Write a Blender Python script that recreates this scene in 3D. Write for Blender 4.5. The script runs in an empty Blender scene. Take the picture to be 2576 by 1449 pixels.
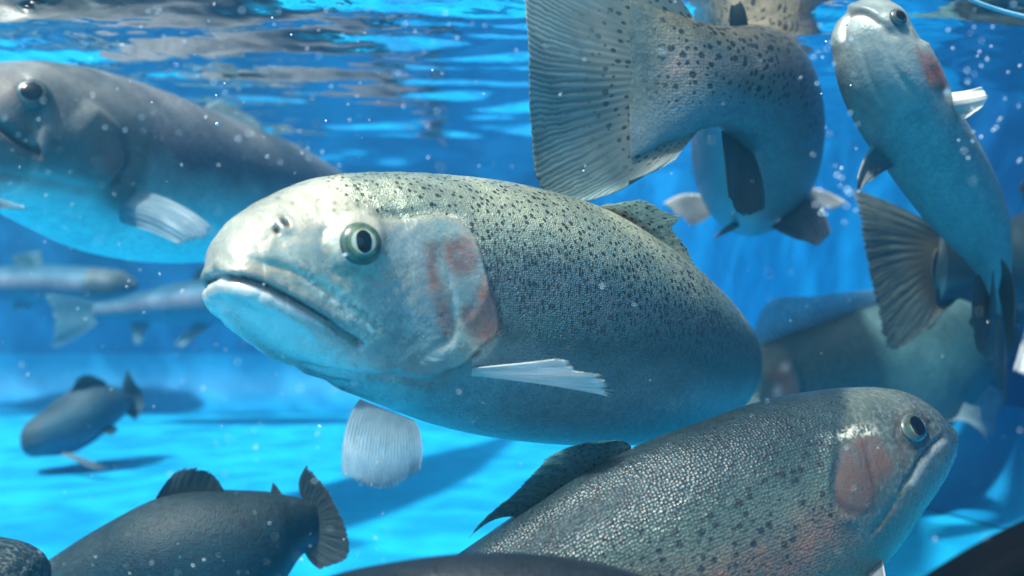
import bpy, math, random
import numpy as np

random.seed(7)
RNG = np.random.default_rng(7)
SC = bpy.context.scene
COL = SC.collection
F = 2474.0                      # focal length in reference-picture units (2576 wide)

# ------------------------------------------------------------------ camera, light, exposure
cam_data = bpy.data.cameras.new("camera")
cam = bpy.data.objects.new("camera", cam_data)
COL.objects.link(cam)
cam.location = (0, 0, 0)
cam.rotation_euler = (math.radians(90), 0, 0)
cam_data.sensor_width = 36
cam_data.lens = 36 * F / 2576
cam_data.clip_start = 0.01
cam_data.clip_end = 100
cam_data.dof.use_dof = True
cam_data.dof.focus_distance = 0.495
cam_data.dof.aperture_fstop = 6.5
SC.camera = cam

SUN_EL, SUN_AZ = math.radians(60), math.radians(224)   # azimuth of the sun seen from the tank, clockwise from +Y
world = bpy.data.worlds.new("World")
SC.world = world
world.use_nodes = True
wn = world.node_tree
for n in list(wn.nodes):
    wn.nodes.remove(n)
sky = wn.nodes.new("ShaderNodeTexSky")
sky.sky_type = 'NISHITA'
sky.sun_disc = False
sky.sun_elevation = SUN_EL
sky.sun_rotation = SUN_AZ
sky.dust_density = 6.0
sky.ozone_density = 0.3
bg = wn.nodes.new("ShaderNodeBackground")
bg.inputs[1].default_value = 0.15
wo = wn.nodes.new("ShaderNodeOutputWorld")
wn.links.new(sky.outputs[0], bg.inputs[0])
wn.links.new(bg.outputs[0], wo.inputs[0])

sun_data = bpy.data.lights.new("sun", 'SUN')
sun_data.energy = 5.0
sun_data.angle = math.radians(3.5)
sun_data.color = (1.0, 0.95, 0.86)
sun = bpy.data.objects.new("sun", sun_data)
COL.objects.link(sun)
from mathutils import Vector
_sd = Vector((math.sin(SUN_AZ) * math.cos(SUN_EL), math.cos(SUN_AZ) * math.cos(SUN_EL), math.sin(SUN_EL)))
sun.rotation_euler = _sd.to_track_quat('Z', 'Y').to_euler()

SC.view_settings.view_transform = 'Standard'
SC.view_settings.look = 'None'
SC.view_settings.exposure = 1.15
SC.view_settings.gamma = 1.0
SC.render.engine = 'CYCLES'
SC.cycles.use_denoising = True
SC.cycles.max_bounces = 8
SC.cycles.transparent_max_bounces = 12
SC.cycles.volume_bounces = 1
SC.cycles.caustics_reflective = False
SC.cycles.caustics_refractive = False
SC.cycles.sample_clamp_indirect = 6.0

WATER_Z = 0.193
FLOOR_Z = -0.225


# ------------------------------------------------------------------ helpers
def P(x, y, d):
    return np.array([(x - 1288.0) / F * d, d, (724.5 - y) / F * d])


def to_px(v):
    return np.stack([v[..., 0] / v[..., 1] * F + 1288.0, 724.5 - v[..., 2] / v[..., 1] * F], -1)


def unit(v):
    n = np.linalg.norm(v, axis=-1, keepdims=True)
    return v / np.maximum(n, 1e-9)


def smooth(a, b, x):
    t = np.clip((x - a) / (b - a), 0, 1)
    return t * t * (3 - 2 * t)


def tag(o, label=None, cat=None, group=None, kind=None):
    for k, v in (("label", label), ("category", cat), ("group", group), ("kind", kind)):
        if v:
            o[k] = v
    return o


def empty(name, loc):
    o = bpy.data.objects.new(name, None)
    o.empty_display_size = 0.02
    o.location = tuple(float(c) for c in loc)
    COL.objects.link(o)
    return o


def mesh_obj(name, V, faces, mat, parent=None, origin=None, attrs=None, uv=None, smooth_shade=True):
    V = np.asarray(V, float)
    org = np.zeros(3)
    if parent is not None:
        p = parent
        while p is not None:
            org = org + np.array(p.location)
            p = p.parent
    elif origin is not None:
        org = np.asarray(origin, float)
    me = bpy.data.meshes.new(name)
    me.from_pydata((V - org).tolist(), [], faces)
    me.update()
    if smooth_shade:
        me.polygons.foreach_set("use_smooth", [True] * len(me.polygons))
    for k, (typ, arr) in (attrs or {}).items():
        a = me.attributes.new(k, typ, 'POINT')
        a.data.foreach_set({'FLOAT_VECTOR': 'vector', 'FLOAT_COLOR': 'color', 'FLOAT': 'value'}[typ], np.asarray(arr, np.float32).ravel())
    me.materials.append(mat)
    o = bpy.data.objects.new(name, me)
    COL.objects.link(o)
    if parent is not None:
        o.parent = parent
    elif origin is not None:
        o.location = tuple(float(c) for c in origin)
    return o


def seg_dist(px, poly):
    """distance of points px (N,2) to a polyline, and the signed side of the nearest segment (left of travel on screen = +)"""
    poly = np.asarray(poly, float)
    best = np.full(len(px), 1e9)
    side = np.zeros(len(px))
    along = np.zeros(len(px))
    L = np.r_[0, np.cumsum(np.linalg.norm(np.diff(poly, axis=0), axis=1))]
    for i in range(len(poly) - 1):
        a, b = poly[i], poly[i + 1]
        ab = b - a
        t = np.clip(((px - a) @ ab) / (ab @ ab), 0, 1)
        q = a + t[:, None] * ab
        dd = np.linalg.norm(px - q, axis=1)
        m = dd < best
        best[m] = dd[m]
        cr = ab[0] * (px[:, 1] - a[1]) - ab[1] * (px[:, 0] - a[0])
        side[m] = np.where(cr[m] < 0, 1.0, -1.0)
        along[m] = (L[i] + t[m] * (L[i + 1] - L[i])) / L[-1]
    return best, side, along


def in_poly(px, poly):
    poly = np.asarray(poly, float)
    inside = np.zeros(len(px), bool)
    n = len(poly)
    for i in range(n):
        a, b = poly[i], poly[(i + 1) % n]
        c = (a[1] > px[:, 1]) != (b[1] > px[:, 1])
        with np.errstate(divide='ignore', invalid='ignore'):
            xi = (b[0] - a[0]) * (px[:, 1] - a[1]) / (b[1] - a[1] + 1e-12) + a[0]
        inside ^= c & (px[:, 0] < xi)
    return inside


def soft_poly(px, poly, w):
    d, _, _ = seg_dist(px, list(poly) + [poly[0]])
    s = np.where(in_poly(px, poly), d, -d)
    return smooth(-w, w, s)


def spline(poly, n):
    """smooth resample of control points (any dimension), by chord length"""
    p = np.asarray(poly, float)
    if len(p) == 2:
        t = np.linspace(0, 1, n)[:, None]
        return p[0] * (1 - t) + p[1] * t
    c = np.r_[0, np.cumsum(np.linalg.norm(np.diff(p, axis=0), axis=1) + 1e-9)]
    return hermite(c, p, np.linspace(0, c[-1], n))


def hermite(c, p, q):
    m = np.zeros_like(p)
    h = np.diff(c)
    dl = np.diff(p, axis=0) / h[:, None]
    m[1:-1] = (dl[:-1] * h[1:, None] + dl[1:] * h[:-1, None]) / (h[1:] + h[:-1])[:, None]
    m[0], m[-1] = dl[0], dl[-1]
    i = np.clip(np.searchsorted(c, q, side='right') - 1, 0, len(c) - 2)
    t = ((q - c[i]) / h[i])[:, None]
    hh = h[i][:, None]
    return ((2 * t**3 - 3 * t**2 + 1) * p[i] + (t**3 - 2 * t**2 + t) * hh * m[i]
            + (-2 * t**3 + 3 * t**2) * p[i + 1] + (t**3 - t**2) * hh * m[i + 1])


# ------------------------------------------------------------------ node helpers
class NT:
    def __init__(self, name):
        self.mat = bpy.data.materials.new(name)
        self.mat.use_nodes = True
        self.t = self.mat.node_tree
        for n in list(self.t.nodes):
            self.t.nodes.remove(n)
        self.out = self.t.nodes.new("ShaderNodeOutputMaterial")

    def n(self, typ, **kw):
        nd = self.t.nodes.new("ShaderNode" + typ)
        for k, v in kw.items():
            setattr(nd, k, v)
        return nd

    def put(self, sock, v):
        if hasattr(v, "is_output"):
            self.t.links.new(v, sock)
        elif v is not None:
            if isinstance(v, (tuple, list)) and len(v) == 3 and sock.type == 'RGBA':
                v = (*v, 1.0)
            sock.default_value = v

    def math(self, op, a, b=None, c=None, clamp=False):
        nd = self.n("Math", operation=op, use_clamp=clamp)
        for s, v in zip(nd.inputs, (a, b, c)):
            self.put(s, v)
        return nd.outputs[0]

    def mix(self, f, a, b, blend='MIX'):
        nd = self.n("Mix", data_type='RGBA', blend_type=blend)
        self.put(nd.inputs[0], f)
        self.put(nd.inputs[6], a)
        self.put(nd.inputs[7], b)
        return nd.outputs[2]

    def rng(self, v, a, b, c=0.0, d=1.0, kind='SMOOTHSTEP'):
        nd = self.n("MapRange", interpolation_type=kind)
        for s, x in zip(nd.inputs, (v, a, b, c, d)):
            self.put(s, x)
        return nd.outputs[0]

    def noise(self, vec, scale, detail=2.0, rough=0.5, dim='3D'):
        nd = self.n("TexNoise", noise_dimensions=dim)
        if vec is not None:
            self.put(nd.inputs['Vector'], vec)
        nd.inputs['Scale'].default_value = scale
        nd.inputs['Detail'].default_value = detail
        nd.inputs['Roughness'].default_value = rough
        return nd.outputs[0]

    def vor(self, vec, scale, rand=1.0, dim='2D', out=0):
        nd = self.n("TexVoronoi", voronoi_dimensions=dim)
        self.put(nd.inputs['Vector'], vec)
        nd.inputs['Scale'].default_value = scale
        nd.inputs['Randomness'].default_value = rand
        return nd.outputs[out], nd.outputs['Color']

    def ramp(self, f, stops):
        nd = self.n("ValToRGB")
        cr = nd.color_ramp
        while len(cr.elements) < len(stops):
            cr.elements.new(0.5)
        for e, (p, c) in zip(cr.elements, stops):
            e.position = p
            e.color = (*c, 1)
        self.put(nd.inputs[0], f)
        return nd.outputs[0]

    def bump(self, h, strength, dist, normal=None):
        nd = self.n("Bump")
        nd.inputs['Strength'].default_value = strength
        nd.inputs['Distance'].default_value = dist
        self.put(nd.inputs['Height'], h)
        if normal is not None:
            self.put(nd.inputs['Normal'], normal)
        return nd.outputs[0]

    def bsdf(self, **kw):
        nd = self.n("BsdfPrincipled")
        for k, v in kw.items():
            self.put(nd.inputs[k], v)
        return nd

    def finish(self, sock, which=0):
        self.t.links.new(sock, self.out.inputs[which])
        return self.mat

    def attr(self, name):
        nd = self.n("Attribute", attribute_name=name)
        return nd

    def sep(self, v):
        nd = self.n("SeparateXYZ")
        self.put(nd.inputs[0], v)
        return nd.outputs

    def comb(self, x, y, z=0.0):
        nd = self.n("CombineXYZ")
        for s, v in zip(nd.inputs, (x, y, z)):
            self.put(s, v)
        return nd.outputs[0]


# ------------------------------------------------------------------ materials
def skin_mat(name, belly, flank, back, stripe=(0.42, 0.2, 0.2), stripe_amt=0.0, stripe_at=0.1, stripe_w=0.28,
             spot_scale=190, spot_r=0.34, spot_lo=-0.15, spot_hi=0.25, spot_amt=1.0, spot_ratio=1.0, spot_gate=0.25,
             scale_scale=620, scale_amt=0.3, glint=0.5, rough=0.36, spec=0.5, streak=0.0, metal=0.15, pores=0.3, bands=(0.24, 0.42), pink_a=(0.36, 0.10, 0.07), pink_b=(0.20, 0.095, 0.09), head_a=(0.30, 0.31, 0.28), head_b=(0.24, 0.27, 0.27)):
    m = NT(name)
    par = m.sep(m.attr("par").outputs['Vector'])        # s fraction, vertical -1..1, signed girth in metres
    rest = m.attr("rest").outputs['Vector']             # s metres, lateral, vertical
    rs = m.sep(rest)
    mk = m.attr("mask")
    mr, mg, mb = [m.n("SeparateColor")] * 3
    m.put(mr.inputs[0], mk.outputs['Color'])
    pink, head, pale = mr.outputs[0], mr.outputs[1], mr.outputs[2]
    dark = mk.outputs['Alpha']
    mk2 = m.attr("mask2")
    m2 = m.n("SeparateColor")
    m.put(m2.inputs[0], mk2.outputs['Color'])
    silver_glint, cool, cream = m2.outputs[0], m2.outputs[1], m2.outputs[2]
    uv = m.comb(rs[0], m.math('MULTIPLY', par[2], spot_ratio))
    uvs = m.comb(rs[0], par[2])
    n1 = m.noise(rest, 30, 4, 0.6)
    n2 = m.noise(rest, 120, 3, 0.6)
    n3 = m.noise(rest, 420, 2, 0.6)
    tv = m.math('ADD', par[1], m.math('MULTIPLY', m.math('SUBTRACT', n1, 0.5), 0.5))
    f = m.math('ADD', m.math('MULTIPLY', tv, 0.5), 0.5, clamp=True)
    colr = m.ramp(f, [(0.0, belly), (bands[0], belly), (bands[1], flank), (0.62, flank), (0.85, back), (1.0, back)])
    body = m.math('SUBTRACT', 1.0, head, clamp=True)
    # pink lateral band
    if stripe_amt:
        dd = m.math('DIVIDE', m.math('SUBTRACT', tv, stripe_at), stripe_w)
        g = m.math('POWER', 2.718, m.math('MULTIPLY', m.math('MULTIPLY', dd, dd), -1.0))
        g = m.math('MULTIPLY', g, m.math('MULTIPLY', body, stripe_amt))
        colr = m.mix(m.math('MULTIPLY', g, m.rng(n2, 0.3, 0.7, 0.5, 1.0)), colr, stripe)
    # mottling
    colr = m.mix(1.0, colr, m.ramp(n2, [(0.2, (0.72, 0.74, 0.76)), (0.8, (1.2, 1.18, 1.12))]), 'MULTIPLY')
    colr = m.mix(m.math('MULTIPLY', body, 0.6), colr, m.mix(1.0, colr, m.ramp(n3, [(0.25, (0.6, 0.62, 0.64)), (0.75, (1.35, 1.33, 1.28))]), 'MULTIPLY'))
    # head: bone-coloured and slaty mottling
    hm = m.mix(m.rng(n1, 0.35, 0.65), head_a, head_b)
    hm = m.mix(1.0, hm, m.ramp(n2, [(0.25, (0.58, 0.61, 0.62)), (0.75, (1.28, 1.24, 1.14))]), 'MULTIPLY')
    hm = m.mix(m.rng(n3, 0.42, 0.75, 0, 0.6), hm, (0.17, 0.19, 0.175))
    colr = m.mix(m.math('MULTIPLY', head, m.rng(tv, -0.75, -0.25, 0.25, 0.85)), colr, hm)
    colr = m.mix(m.math('MULTIPLY', cool, m.rng(n2, 0.2, 0.7, 0.5, 1.0)), colr, m.mix(m.rng(n3, 0.35, 0.7), (0.15, 0.20, 0.22), (0.27, 0.31, 0.32)))  # bluish-grey cheek, with its shade put into the colour
    colr = m.mix(m.math('MULTIPLY', cream, 0.85), colr, (0.62, 0.58, 0.47))
    colr = m.mix(m.math('MULTIPLY', silver_glint, m.rng(n3, 0.40, 0.62)), colr, (0.72, 0.70, 0.58))  # warm silvery glints painted in as pale colour
    # scales
    sd, scol = m.vor(uvs, scale_scale, 0.62)
    ss = m.n("SeparateColor")
    m.put(ss.inputs[0], scol)
    srand = ss.outputs[0]
    scale_on = m.math('MULTIPLY', body, scale_amt)
    colr = m.mix(scale_on, colr, m.mix(1.0, colr, m.ramp(sd, [(0.0, (1.45, 1.4, 1.3)), (0.35, (1.0, 1.0, 1.0)), (0.75, (0.35, 0.37, 0.4))]), 'MULTIPLY'))
    # gill colour and pale patches
    pk = m.math('MULTIPLY', pink, m.rng(n2, 0.22, 0.62, 0.35, 1.0))
    colr = m.mix(pk, colr, m.mix(m.rng(n3, 0.3, 0.7), pink_a, pink_b))
    colr = m.mix(pale, colr, (0.84, 0.80, 0.75))
    # spots
    rad = m.rng(tv, spot_lo, spot_hi)
    rad = m.math('MULTIPLY', rad, spot_r)
    rad = m.math('MULTIPLY', rad, m.rng(n1, 0.25, 0.75, 0.75, 1.2))
    vd, vc = m.vor(uv, spot_scale, 0.85)
    sc = m.n("SeparateColor")
    m.put(sc.inputs[0], vc)
    wob = m.math('ADD', vd, m.math('MULTIPLY', m.math('SUBTRACT', n3, 0.5), 0.22))
    size = m.math('MULTIPLY', rad, m.rng(sc.outputs[0], 0.0, 1.0, 0.55, 1.15))
    size = m.math('MULTIPLY', size, m.math('GREATER_THAN', sc.outputs[1], spot_gate))
    sp = m.math('SUBTRACT', 1.0, m.rng(wob, m.math('MULTIPLY', size, 0.72), m.math('ADD', size, 0.012)), clamp=True)
    sp = m.math('MULTIPLY', sp, m.math('MULTIPLY', m.math('MAXIMUM', m.math('MULTIPLY', body, spot_amt), 0.0), m.math('GREATER_THAN', rad, 0.02)))
    if streak:
        su = m.comb(rs[0], m.math('MULTIPLY', par[2], 0.42))
        vd2, vc2 = m.vor(su, spot_scale * 1.7, 1.0)
        s2 = m.n("SeparateColor")
        m.put(s2.inputs[0], vc2)
        band = m.math('MULTIPLY', m.rng(tv, -0.25, 0.05), m.rng(tv, 0.62, 0.3))
        st = m.math('SUBTRACT', 1.0, m.rng(m.math('ADD', vd2, m.math('MULTIPLY', m.math('SUBTRACT', n3, 0.5), 0.4)), 0.16, 0.42), clamp=True)
        st = m.math('MULTIPLY', st, m.math('MULTIPLY', m.math('MULTIPLY', band, body), m.math('GREATER_THAN', s2.outputs[0], 0.3)))
        sp = m.math('MAXIMUM', sp, m.math('MULTIPLY', st, streak))
    colr = m.mix(m.math('MULTIPLY', sp, 0.93), colr, (0.012, 0.016, 0.02))
    colr = m.mix(dark, colr, (0.035, 0.016, 0.016))
    # bump: scales and pores
    h = m.math('MULTIPLY', m.math('SUBTRACT', 1.0, sd), m.math('MULTIPLY', body, 1.0))
    tilt = m.math('MULTIPLY', srand, m.math('MULTIPLY', body, 0.6))
    nrm = m.bump(m.math('ADD', h, tilt), glint, 0.0008)
    nrm = m.bump(n3, 0.4, 0.0008, nrm)
    nrm = m.bump(n2, pores, 0.002, nrm)
    ro = m.math('ADD', m.math('MULTIPLY', n2, 0.2), rough - 0.1)
    ro = m.math('SUBTRACT', ro, m.math('MULTIPLY', head, 0.08))
    b = m.bsdf(**{'Base Color': colr, 'Roughness': ro, 'Specular IOR Level': spec, 'Normal': nrm, 'Metallic': metal})
    return m.finish(b.outputs[0])


def fin_mat(name, colr, dark, rays=26, trans=0.45, clear=0.12, spots=0.0, spot_scale=9.0, edge=None, edge_w=0.1, root=None, aspect=1.0, mottle=0.5, spot_v=None, root_v=0.45):
    m = NT(name)
    uv = m.sep(m.attr("fuv").outputs['Vector'])
    u, v = uv[0], uv[1]
    n = m.noise(m.comb(m.math('MULTIPLY', u, 9.0), m.math('MULTIPLY', v, 3.0)), 1.0, 4, 0.65)
    w = m.math('ADD', m.math('MULTIPLY', u, rays), m.math('MULTIPLY', n, 1.3))
    # rays fork towards the tip
    w2 = m.math('SINE', m.math('MULTIPLY', w, 6.2832))
    w3 = m.math('SINE', m.math('MULTIPLY', w, 12.566))
    s = m.math('ADD', m.math('MULTIPLY', w2, m.rng(v, 0.9, 0.4)), m.math('MULTIPLY', w3, m.rng(v, 0.35, 0.9)))
    s = m.math('MULTIPLY', s, m.rng(v, 0.12, 0.55, 0.25, 1.0))
    f = m.rng(s, -0.9, 0.9)
    c = m.mix(f, dark, colr)
    c = m.mix(mottle, c, m.mix(1.0, c, m.ramp(n, [(0.25, (0.5, 0.5, 0.5)), (0.75, (1.4, 1.4, 1.4))]), 'MULTIPLY'))
    if root:
        c = m.mix(m.rng(v, root_v, root_v * 0.35), c, root)
    if edge:
        c = m.mix(m.rng(u, edge_w, edge_w * 0.3), c, edge)
    if spots:
        vd, vc = m.vor(m.comb(m.math('MULTIPLY', u, aspect), v), spot_scale, 0.75)
        sc = m.n("SeparateColor")
        m.put(sc.inputs[0], vc)
        sz = m.rng(sc.outputs[0], 0, 1, 0.13, 0.27)
        sp = m.math('SUBTRACT', 1.0, m.rng(m.math('ADD', vd, m.math('MULTIPLY', m.math('SUBTRACT', n, 0.5), 0.3)), m.math('MULTIPLY', sz, 0.75), sz), clamp=True)
        if spot_v:
            sp = m.math('MULTIPLY', sp, m.rng(v, spot_v, spot_v * 0.5))
        c = m.mix(m.math('MULTIPLY', sp, spots), c, (0.014, 0.02, 0.022))
    nrm = m.bump(s, 0.08, 0.0005)
    b = m.bsdf(**{'Base Color': c, 'Roughness': 0.4, 'Specular IOR Level': 0.4, 'Normal': nrm})
    tr = m.n("BsdfTranslucent")
    m.put(tr.inputs[0], c)
    mx = m.n("MixShader")
    mx.inputs[0].default_value = trans
    m.t.links.new(b.outputs[0], mx.inputs[1])
    m.t.links.new(tr.outputs[0], mx.inputs[2])
    tp = m.n("BsdfTransparent")
    mx2 = m.n("MixShader")
    m.put(mx2.inputs[0], m.math('MULTIPLY', m.rng(f, 0.9, 0.1), m.rng(v, 0.1, 0.8, clear * 0.3, clear * 2)))
    m.t.links.new(mx.outputs[0], mx2.inputs[1])
    m.t.links.new(tp.outputs[0], mx2.inputs[2])
    return m.finish(mx2.outputs[0])


def eye_mat(name, iris_a, iris_b, rim=(0.6, 0.62, 0.5)):
    m = NT(name)
    r = m.sep(m.attr("eco").outputs['Vector'])          # x, y on the dome in radii, z = radius
    n = m.noise(m.attr("eco").outputs['Vector'], 3.5, 4, 0.6)
    c = m.mix(m.rng(n, 0.35, 0.65), iris_a, iris_b)
    c = m.mix(m.rng(r[2], 0.60, 0.555), c, rim)
    c = m.mix(m.rng(m.math('ABSOLUTE', m.math('SUBTRACT', r[2], 0.78)), 0.10, 0.02, 0.0, 0.5), c, (0.01, 0.03, 0.03))
    c = m.mix(m.rng(r[2], 0.86, 0.97), c, (0.05, 0.08, 0.08))
    b = m.bsdf(**{'Base Color': c, 'Roughness': 0.25, 'Coat Weight': 0.5, 'Coat Roughness': 0.04})
    return m.finish(b.outputs[0])


def plain_mat(name, colr, rough=0.5, spec=0.5, coat=0.0):
    m = NT(name)
    b = m.bsdf(**{'Base Color': colr, 'Roughness': rough, 'Specular IOR Level': spec, 'Coat Weight': coat, 'Coat Roughness': 0.03})
    return m.finish(b.outputs[0])


PUPIL = plain_mat("pupil_black", (0.002, 0.003, 0.006), 0.15, 0.25, 0.0)
IRIS_TEAL = eye_mat("iris_teal", (0.025, 0.085, 0.085), (0.11, 0.14, 0.045), (0.30, 0.36, 0.30))
IRIS_DARK = eye_mat("iris_dark", (0.02, 0.035, 0.04), (0.05, 0.07, 0.07), (0.10, 0.13, 0.12))
IRIS_GOLD = eye_mat("iris_gold", (0.02, 0.036, 0.03), (0.055, 0.065, 0.035), (0.16, 0.165, 0.07))


# ------------------------------------------------------------------ fish builder
class Fish:
    """a trout: one tube-like body through stations, with fins, eyes as parts"""

    def __init__(self, label, st, mat, ns=120, nt=64, p=2.1, feats=(), paints=(), mirror=True, head_end=0.22, tail_fade=0, egg=0.0, group="trout swimming in the tank"):
        # st rows: top x, top y, top depth, bottom x, bottom y, bottom depth, half width (m)
        T = np.array([P(r[0], r[1], r[2]) for r in st])
        B = np.array([P(r[3], r[4], r[5]) for r in st])
        w = np.array([r[6] for r in st])
        C, U = (T + B) / 2, (T - B) / 2
        c = np.r_[0, np.cumsum(np.linalg.norm(np.diff(C, axis=0), axis=1) + 1e-6)]
        q = np.interp(np.linspace(0, len(st) - 1, ns), np.arange(len(st)), c)
        X = hermite(c, np.c_[C, U, w[:, None]], q)
        C, U, w = X[:, :3], X[:, 3:6], np.maximum(X[:, 6], 1e-4)
        tan = unit(np.gradient(C, axis=0))
        W = unit(np.cross(tan, U))
        self.C, self.U, self.W, self.w, self.tan = C, U, W, w, tan
        self.s = np.r_[0, np.cumsum(np.linalg.norm(np.diff(C, axis=0), axis=1))]
        self.L = self.s[-1]
        th = np.linspace(-math.pi / 2, 1.5 * math.pi, nt, endpoint=False)
        self.th = th
        e = 2.0 / p
        sy = np.sign(np.sin(th)) * np.abs(np.sin(th)) ** e
        cx = np.sign(np.cos(th)) * np.abs(np.cos(th)) ** e
        cx = cx * (1 + egg * sy)
        V = C[:, None] + U[:, None] * sy[None, :, None] + (W * w[:, None])[:, None] * cx[None, :, None]
        self.nt, self.ns = nt, ns
        # normals of the base surface
        dsv = np.gradient(V, axis=0)
        dtv = np.roll(V, -1, 1) - np.roll(V, 1, 1)
        N = unit(np.cross(dtv, dsv))
        cen = V - C[:, None]
        flip = np.sign((N * cen).sum(-1).mean())
        N = N * flip
        hu = np.linalg.norm(U, axis=1)
        girth = np.sin(th)[None] * 0
        # signed girth from the dorsal line, metres
        segs = np.linalg.norm(np.roll(V, -1, 1) - V, axis=2)
        cum = np.cumsum(segs, 1) - segs
        jt = nt // 2
        girth = cum - cum[:, jt:jt + 1]
        rest = np.stack([np.repeat(self.s[:, None], nt, 1), np.repeat((w[:, None] * cx[None]), 1, 1), hu[:, None] * sy[None]], -1)
        par = np.stack([np.repeat(self.s[:, None] / self.L, nt, 1), np.repeat(sy[None], ns, 0), girth], -1)
        # which side faces the camera
        view = unit(V)
        near = np.where((W * unit(C)).sum(-1).mean() < 0, 1, -1)      # cos sign of the near side
        self.near = near
        px = to_px(V)
        if mirror:
            mj = (-np.arange(nt)) % nt          # mirror index: theta -> pi - theta, with theta0=-pi/2
            far = (cx * near) < 0
            pxm = px.copy()
            pxm[:, far] = px[:, mj][:, far]
            act = np.ones(V.shape[:2])
        else:
            pxm = px
            act = smooth(0.05, -0.05, (N * view).sum(-1))
        flat = pxm.reshape(-1, 2)
        disp = np.zeros(len(flat))
        for fn in feats:
            disp += fn(flat)
        disp = disp.reshape(ns, nt) * act
        mask = np.zeros((ns * nt, 8))
        if head_end:
            mask[:, 1] = smooth(head_end * 1.08, head_end * 0.92, par[..., 0].ravel())
        if tail_fade:
            mask[:, 1] = np.maximum(mask[:, 1], smooth(tail_fade, tail_fade + .045, par[..., 0].ravel()))
        for ch, fn in paints:
            val = fn(flat) * (1 if mirror else act.ravel())
            if ch < 0:
                mask[:, -ch] = np.maximum(mask[:, -ch] - val, 0)
            elif ch == 1:
                mask[:, 1] = val
            else:
                mask[:, ch] = np.maximum(mask[:, ch], val)
        V = V + N * disp[..., None]
        self.V, self.N, self.px, self.nrm = V, N, px, N
        faces = []
        for i in range(ns - 1):
            for j in range(nt):
                k = (j + 1) % nt
                faces.append((i * nt + j, i * nt + k, (i + 1) * nt + k, (i + 1) * nt + j))
        allV = np.r_[V.reshape(-1, 3), [V[0].mean(0) - tan[0] * 0.0006, V[-1].mean(0) + tan[-1] * 0.0006]]
        a, b = ns * nt, ns * nt + 1
        for j in range(nt):
            k = (j + 1) % nt
            faces.append((a, k, j))
            faces.append((b, (ns - 1) * nt + j, (ns - 1) * nt + k))

        def ext(x, k):
            x = x.reshape(-1, k)
            return np.r_[x, [x[:nt].mean(0), x[-nt:].mean(0)]]
        base = C[int(ns * 0.4)] - U[int(ns * 0.4)]
        self.root = empty("trout", base)
        tag(self.root, label, "fish", group)
        self.body = mesh_obj("body", allV, faces, mat, self.root, attrs={
            "rest": ('FLOAT_VECTOR', ext(rest, 3)), "par": ('FLOAT_VECTOR', ext(par, 3)), "mask": ('FLOAT_COLOR', ext(mask[:, :4], 4)), "mask2": ('FLOAT_COLOR', ext(mask[:, 4:], 4))})

    def at(self, sf, deg):
        """surface point, outward normal, at fraction of length and angle (0 side +W, 90 dorsal, 180 side -W, -90 ventral)"""
        i = int(np.clip(np.searchsorted(self.s / self.L, sf), 0, self.ns - 1))
        j = int(round(((math.radians(deg) + math.pi / 2) % (2 * math.pi)) / (2 * math.pi) * self.nt)) % self.nt
        return self.V[i, j], self.N[i, j], i

    def eye(self, x, y, r_px, mat, bulge=0.62, pupil=0.5, pr=(1.0, 1.0), other=True, sink=0.25, es=(1.0, 1.0)):
        face = (self.N * unit(self.V)).sum(-1) < 0.15
        d2 = ((self.px - np.array([x, y])) ** 2).sum(-1) + np.where(face, 0, 1e9)
        i, j = np.unravel_index(np.argmin(d2), d2.shape)
        spots = [(i, j)]
        if other:
            spots.append((i, (-j) % self.nt))
        r = r_px * self.V[i, j][1] / F
        for (a, b) in spots:
            c, n = self.V[a, b], self.N[a, b]
            t = unit(self.tan[a] - n * (self.tan[a] @ n))
            v = np.cross(n, t)
            if v @ self.U[a] < 0:
                v = -v
            def dome(rad, hgt, lift, sx, sy, rr=18, ss=40):
                V, E = [c + n * (lift + hgt)], [(0, 0, 0)]
                for k in range(1, rr + 1):
                    ph = k / rr * math.pi * 0.62
                    for q in range(ss):
                        a_ = q / ss * 2 * math.pi
                        lx, ly = math.sin(ph) * math.cos(a_), math.sin(ph) * math.sin(a_)
                        V.append(c + t * lx * rad * sx + v * ly * rad * sy + n * (lift + hgt * math.cos(ph)))
                        E.append((lx, ly, math.hypot(lx, ly)))
                fc = [(0, 1 + q, 1 + (q + 1) % ss) for q in range(ss)]
                for k in range(rr - 1):
                    for q in range(ss):
                        a0, b0 = 1 + k * ss + q, 1 + k * ss + (q + 1) % ss
                        fc.append((a0, a0 + ss, b0 + ss, b0))
                return np.array(V), fc, np.array(E)
            V, fc, E = dome(r, r * bulge, -r * sink, es[0], es[1])
            e = mesh_obj("eye", V, fc, mat, self.root, attrs={"eco": ('FLOAT_VECTOR', E)})
            prr = r * pupil
            top = -r * sink + r * bulge
            V, fc, E = dome(prr, r * bulge * 0.35, top - r * bulge * 0.30, pr[0], pr[1], 8, 28)
            mesh_obj("pupil", V, fc, PUPIL, e)

    def fin(self, name, base, tip, mat, mid=None, nu=60, nv=22, th=0.0007, rays=14, ripple=0.00025, jag=0.06, label=None, pxl=True, taper=0.0):
        conv = (lambda q: np.array([P(*r) for r in q])) if pxl else (lambda q: np.array(q, float))
        b, t = spline(conv(base), nu), spline(conv(tip), nu)
        m = spline(conv(mid), nu) if mid is not None else (b + t) / 2
        v = np.linspace(0, 1, nv)
        jg = 1 - jag * RNG.random(nu) - jag * 0.6 * (np.sin(np.arange(nu) * 2.4 + RNG.random() * 6) > 0.3)
        G = np.zeros((nu, nv, 3))
        for k in range(nu):
            vv = (v * jg[k])[:, None]
            G[k] = b[k] * (1 - vv) * (1 - 2 * vv) + m[k] * 4 * vv * (1 - vv) + t[k] * vv * (2 * vv - 1)
        du, dv = np.gradient(G, axis=0), np.gradient(G, axis=1)
        n = unit(np.cross(du, dv))
        u = np.linspace(0, 1, nu)
        wid = np.linalg.norm(np.diff(G[:, nv * 2 // 3], axis=0), axis=1).sum()
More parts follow.
